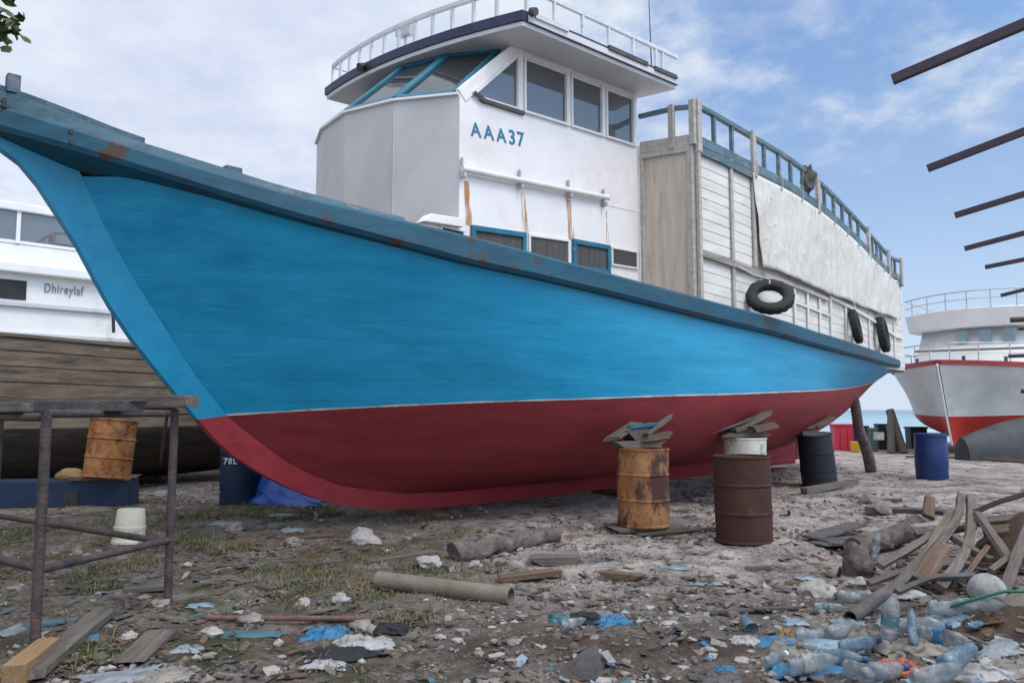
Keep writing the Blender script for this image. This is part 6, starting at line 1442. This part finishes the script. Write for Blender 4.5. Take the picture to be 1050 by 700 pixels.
def wn(scale, det, rg, loc, st=(1, 1, 1)):
    mp = N.new('ShaderNodeMapping'); mp.inputs['Location'].default_value = loc; mp.inputs['Scale'].default_value = st; L.new(cmb.outputs[0], mp.inputs[0])
    q = N.new('ShaderNodeTexNoise'); q.inputs['Scale'].default_value = scale; q.inputs['Detail'].default_value = det; q.inputs['Roughness'].default_value = rg; L.new(mp.outputs[0], q.inputs['Vector']); return q.outputs['Fac']
big_ = wn(1.1, 6, .55, (3.2, 1.1, 0)); fine_ = wn(7.5, 7, .62, (1, 4, 0), (1, .8, 1)); mid_ = wn(3.0, 6, .6, (7, 2, 0))
side = math_('MULTIPLY', sep.outputs[0], -.50)               # more cloud to the left
low = math_('MULTIPLY', math_('SUBTRACT', sep.outputs[2], .30), .95)
cov = math_('ADD', math_('ADD', math_('MULTIPLY', big_, .9), math_('MULTIPLY', mid_, .42)), math_('ADD', math_('MULTIPLY', fine_, .62), math_('ADD', side, low)))
r = N.new('ShaderNodeMapRange'); r.interpolation_type = 'SMOOTHSTEP'; r.inputs[1].default_value = .74; r.inputs[2].default_value = 1.10; L.new(cov, r.inputs[0])
cr = ramp(N, (4.3, 4.7, 6.0), (5.7, 6.1, 6.6), .36, .62); L.new(mid_, cr.inputs[0])
hz = N.new('ShaderNodeMapRange'); hz.interpolation_type = 'SMOOTHSTEP'; hz.inputs[1].default_value = .26; hz.inputs[2].default_value = -.02; hz.inputs[3].default_value = .50; hz.inputs[4].default_value = .88; L.new(sep.outputs[2], hz.inputs[0])
ver = ramp(N, (1.75, 3.2, 6.3), (4.3, 5.1, 6.3), 0, 1)
hz2 = N.new('ShaderNodeMapRange'); hz2.inputs[1].default_value = .42; hz2.inputs[2].default_value = .0; L.new(sep.outputs[2], hz2.inputs[0]); L.new(hz2.outputs[0], ver.inputs[0])
m0 = N.new('ShaderNodeMixRGB'); L.new(hz.outputs[0], m0.inputs[0]); L.new(sky.outputs[0], m0.inputs[1]); L.new(ver.outputs[0], m0.inputs[2])
mx = N.new('ShaderNodeMixRGB'); L.new(math_('MULTIPLY', r.outputs[0], .92), mx.inputs[0]); L.new(m0.outputs[0], mx.inputs[1]); L.new(cr.outputs[0], mx.inputs[2])
# the cloud deck brightens towards the veiled sun behind the viewer
dt = N.new('ShaderNodeVectorMath'); dt.operation = 'DOT_PRODUCT'; L.new(tc.outputs['Generated'], dt.inputs[0])
dt.inputs[1].default_value = (math.sin(SUN_AZ)*math.cos(SUN_EL), math.cos(SUN_AZ)*math.cos(SUN_EL), math.sin(SUN_EL))
gl = N.new('ShaderNodeMapRange'); gl.interpolation_type = 'SMOOTHSTEP'; gl.inputs[1].default_value = .15; gl.inputs[2].default_value = 1.0; gl.inputs[3].default_value = 1.0; gl.inputs[4].default_value = 2.6; L.new(dt.outputs['Value'], gl.inputs[0])
wt = ramp(N, (1, 1, 1), (1.03, 1.0, .90), 0, 1); gw = N.new('ShaderNodeMapRange'); gw.inputs[1].default_value = 0; gw.inputs[2].default_value = .7; L.new(dt.outputs['Value'], gw.inputs[0]); L.new(gw.outputs[0], wt.inputs[0])
vm0 = N.new('ShaderNodeVectorMath'); vm0.operation = 'MULTIPLY'; L.new(mx.outputs[0], vm0.inputs[0]); L.new(wt.outputs[0], vm0.inputs[1])
vm = N.new('ShaderNodeVectorMath'); vm.operation = 'SCALE'; L.new(vm0.outputs[0], vm.inputs[0]); L.new(gl.outputs[0], vm.inputs['Scale'])
L.new(vm.outputs[0], bg.inputs['Color'])
sl = bpy.data.lights.new('sun', 'SUN'); sl.energy = 1.6; sl.angle = math.radians(20); sl.color = (1, .92, .83)
so = bpy.data.objects.new('sun', sl); COL.objects.link(so)
sd_ = Vector((math.sin(SUN_AZ)*math.cos(SUN_EL), math.cos(SUN_AZ)*math.cos(SUN_EL), math.sin(SUN_EL))); so.rotation_euler = sd_.to_track_quat('Z', 'Y').to_euler(); so.location = (6, -6, 12)
cd = bpy.data.cameras.new('camera'); cd.sensor_width = 36; cd.lens = F/1050*36; cd.clip_start = .05; cd.clip_end = 9000
co = bpy.data.objects.new('camera', cd); COL.objects.link(co); co.location = (0, 0, H); co.rotation_euler = (PI/2+TH, 0, 0); scene.camera = co
vs = scene.view_settings; vs.view_transform = 'Standard'; vs.look = 'None'; vs.exposure = 0; vs.gamma = 1; vs.use_curve_mapping = False
for o in bpy.data.objects:
    if '_o' in o: del o['_o']
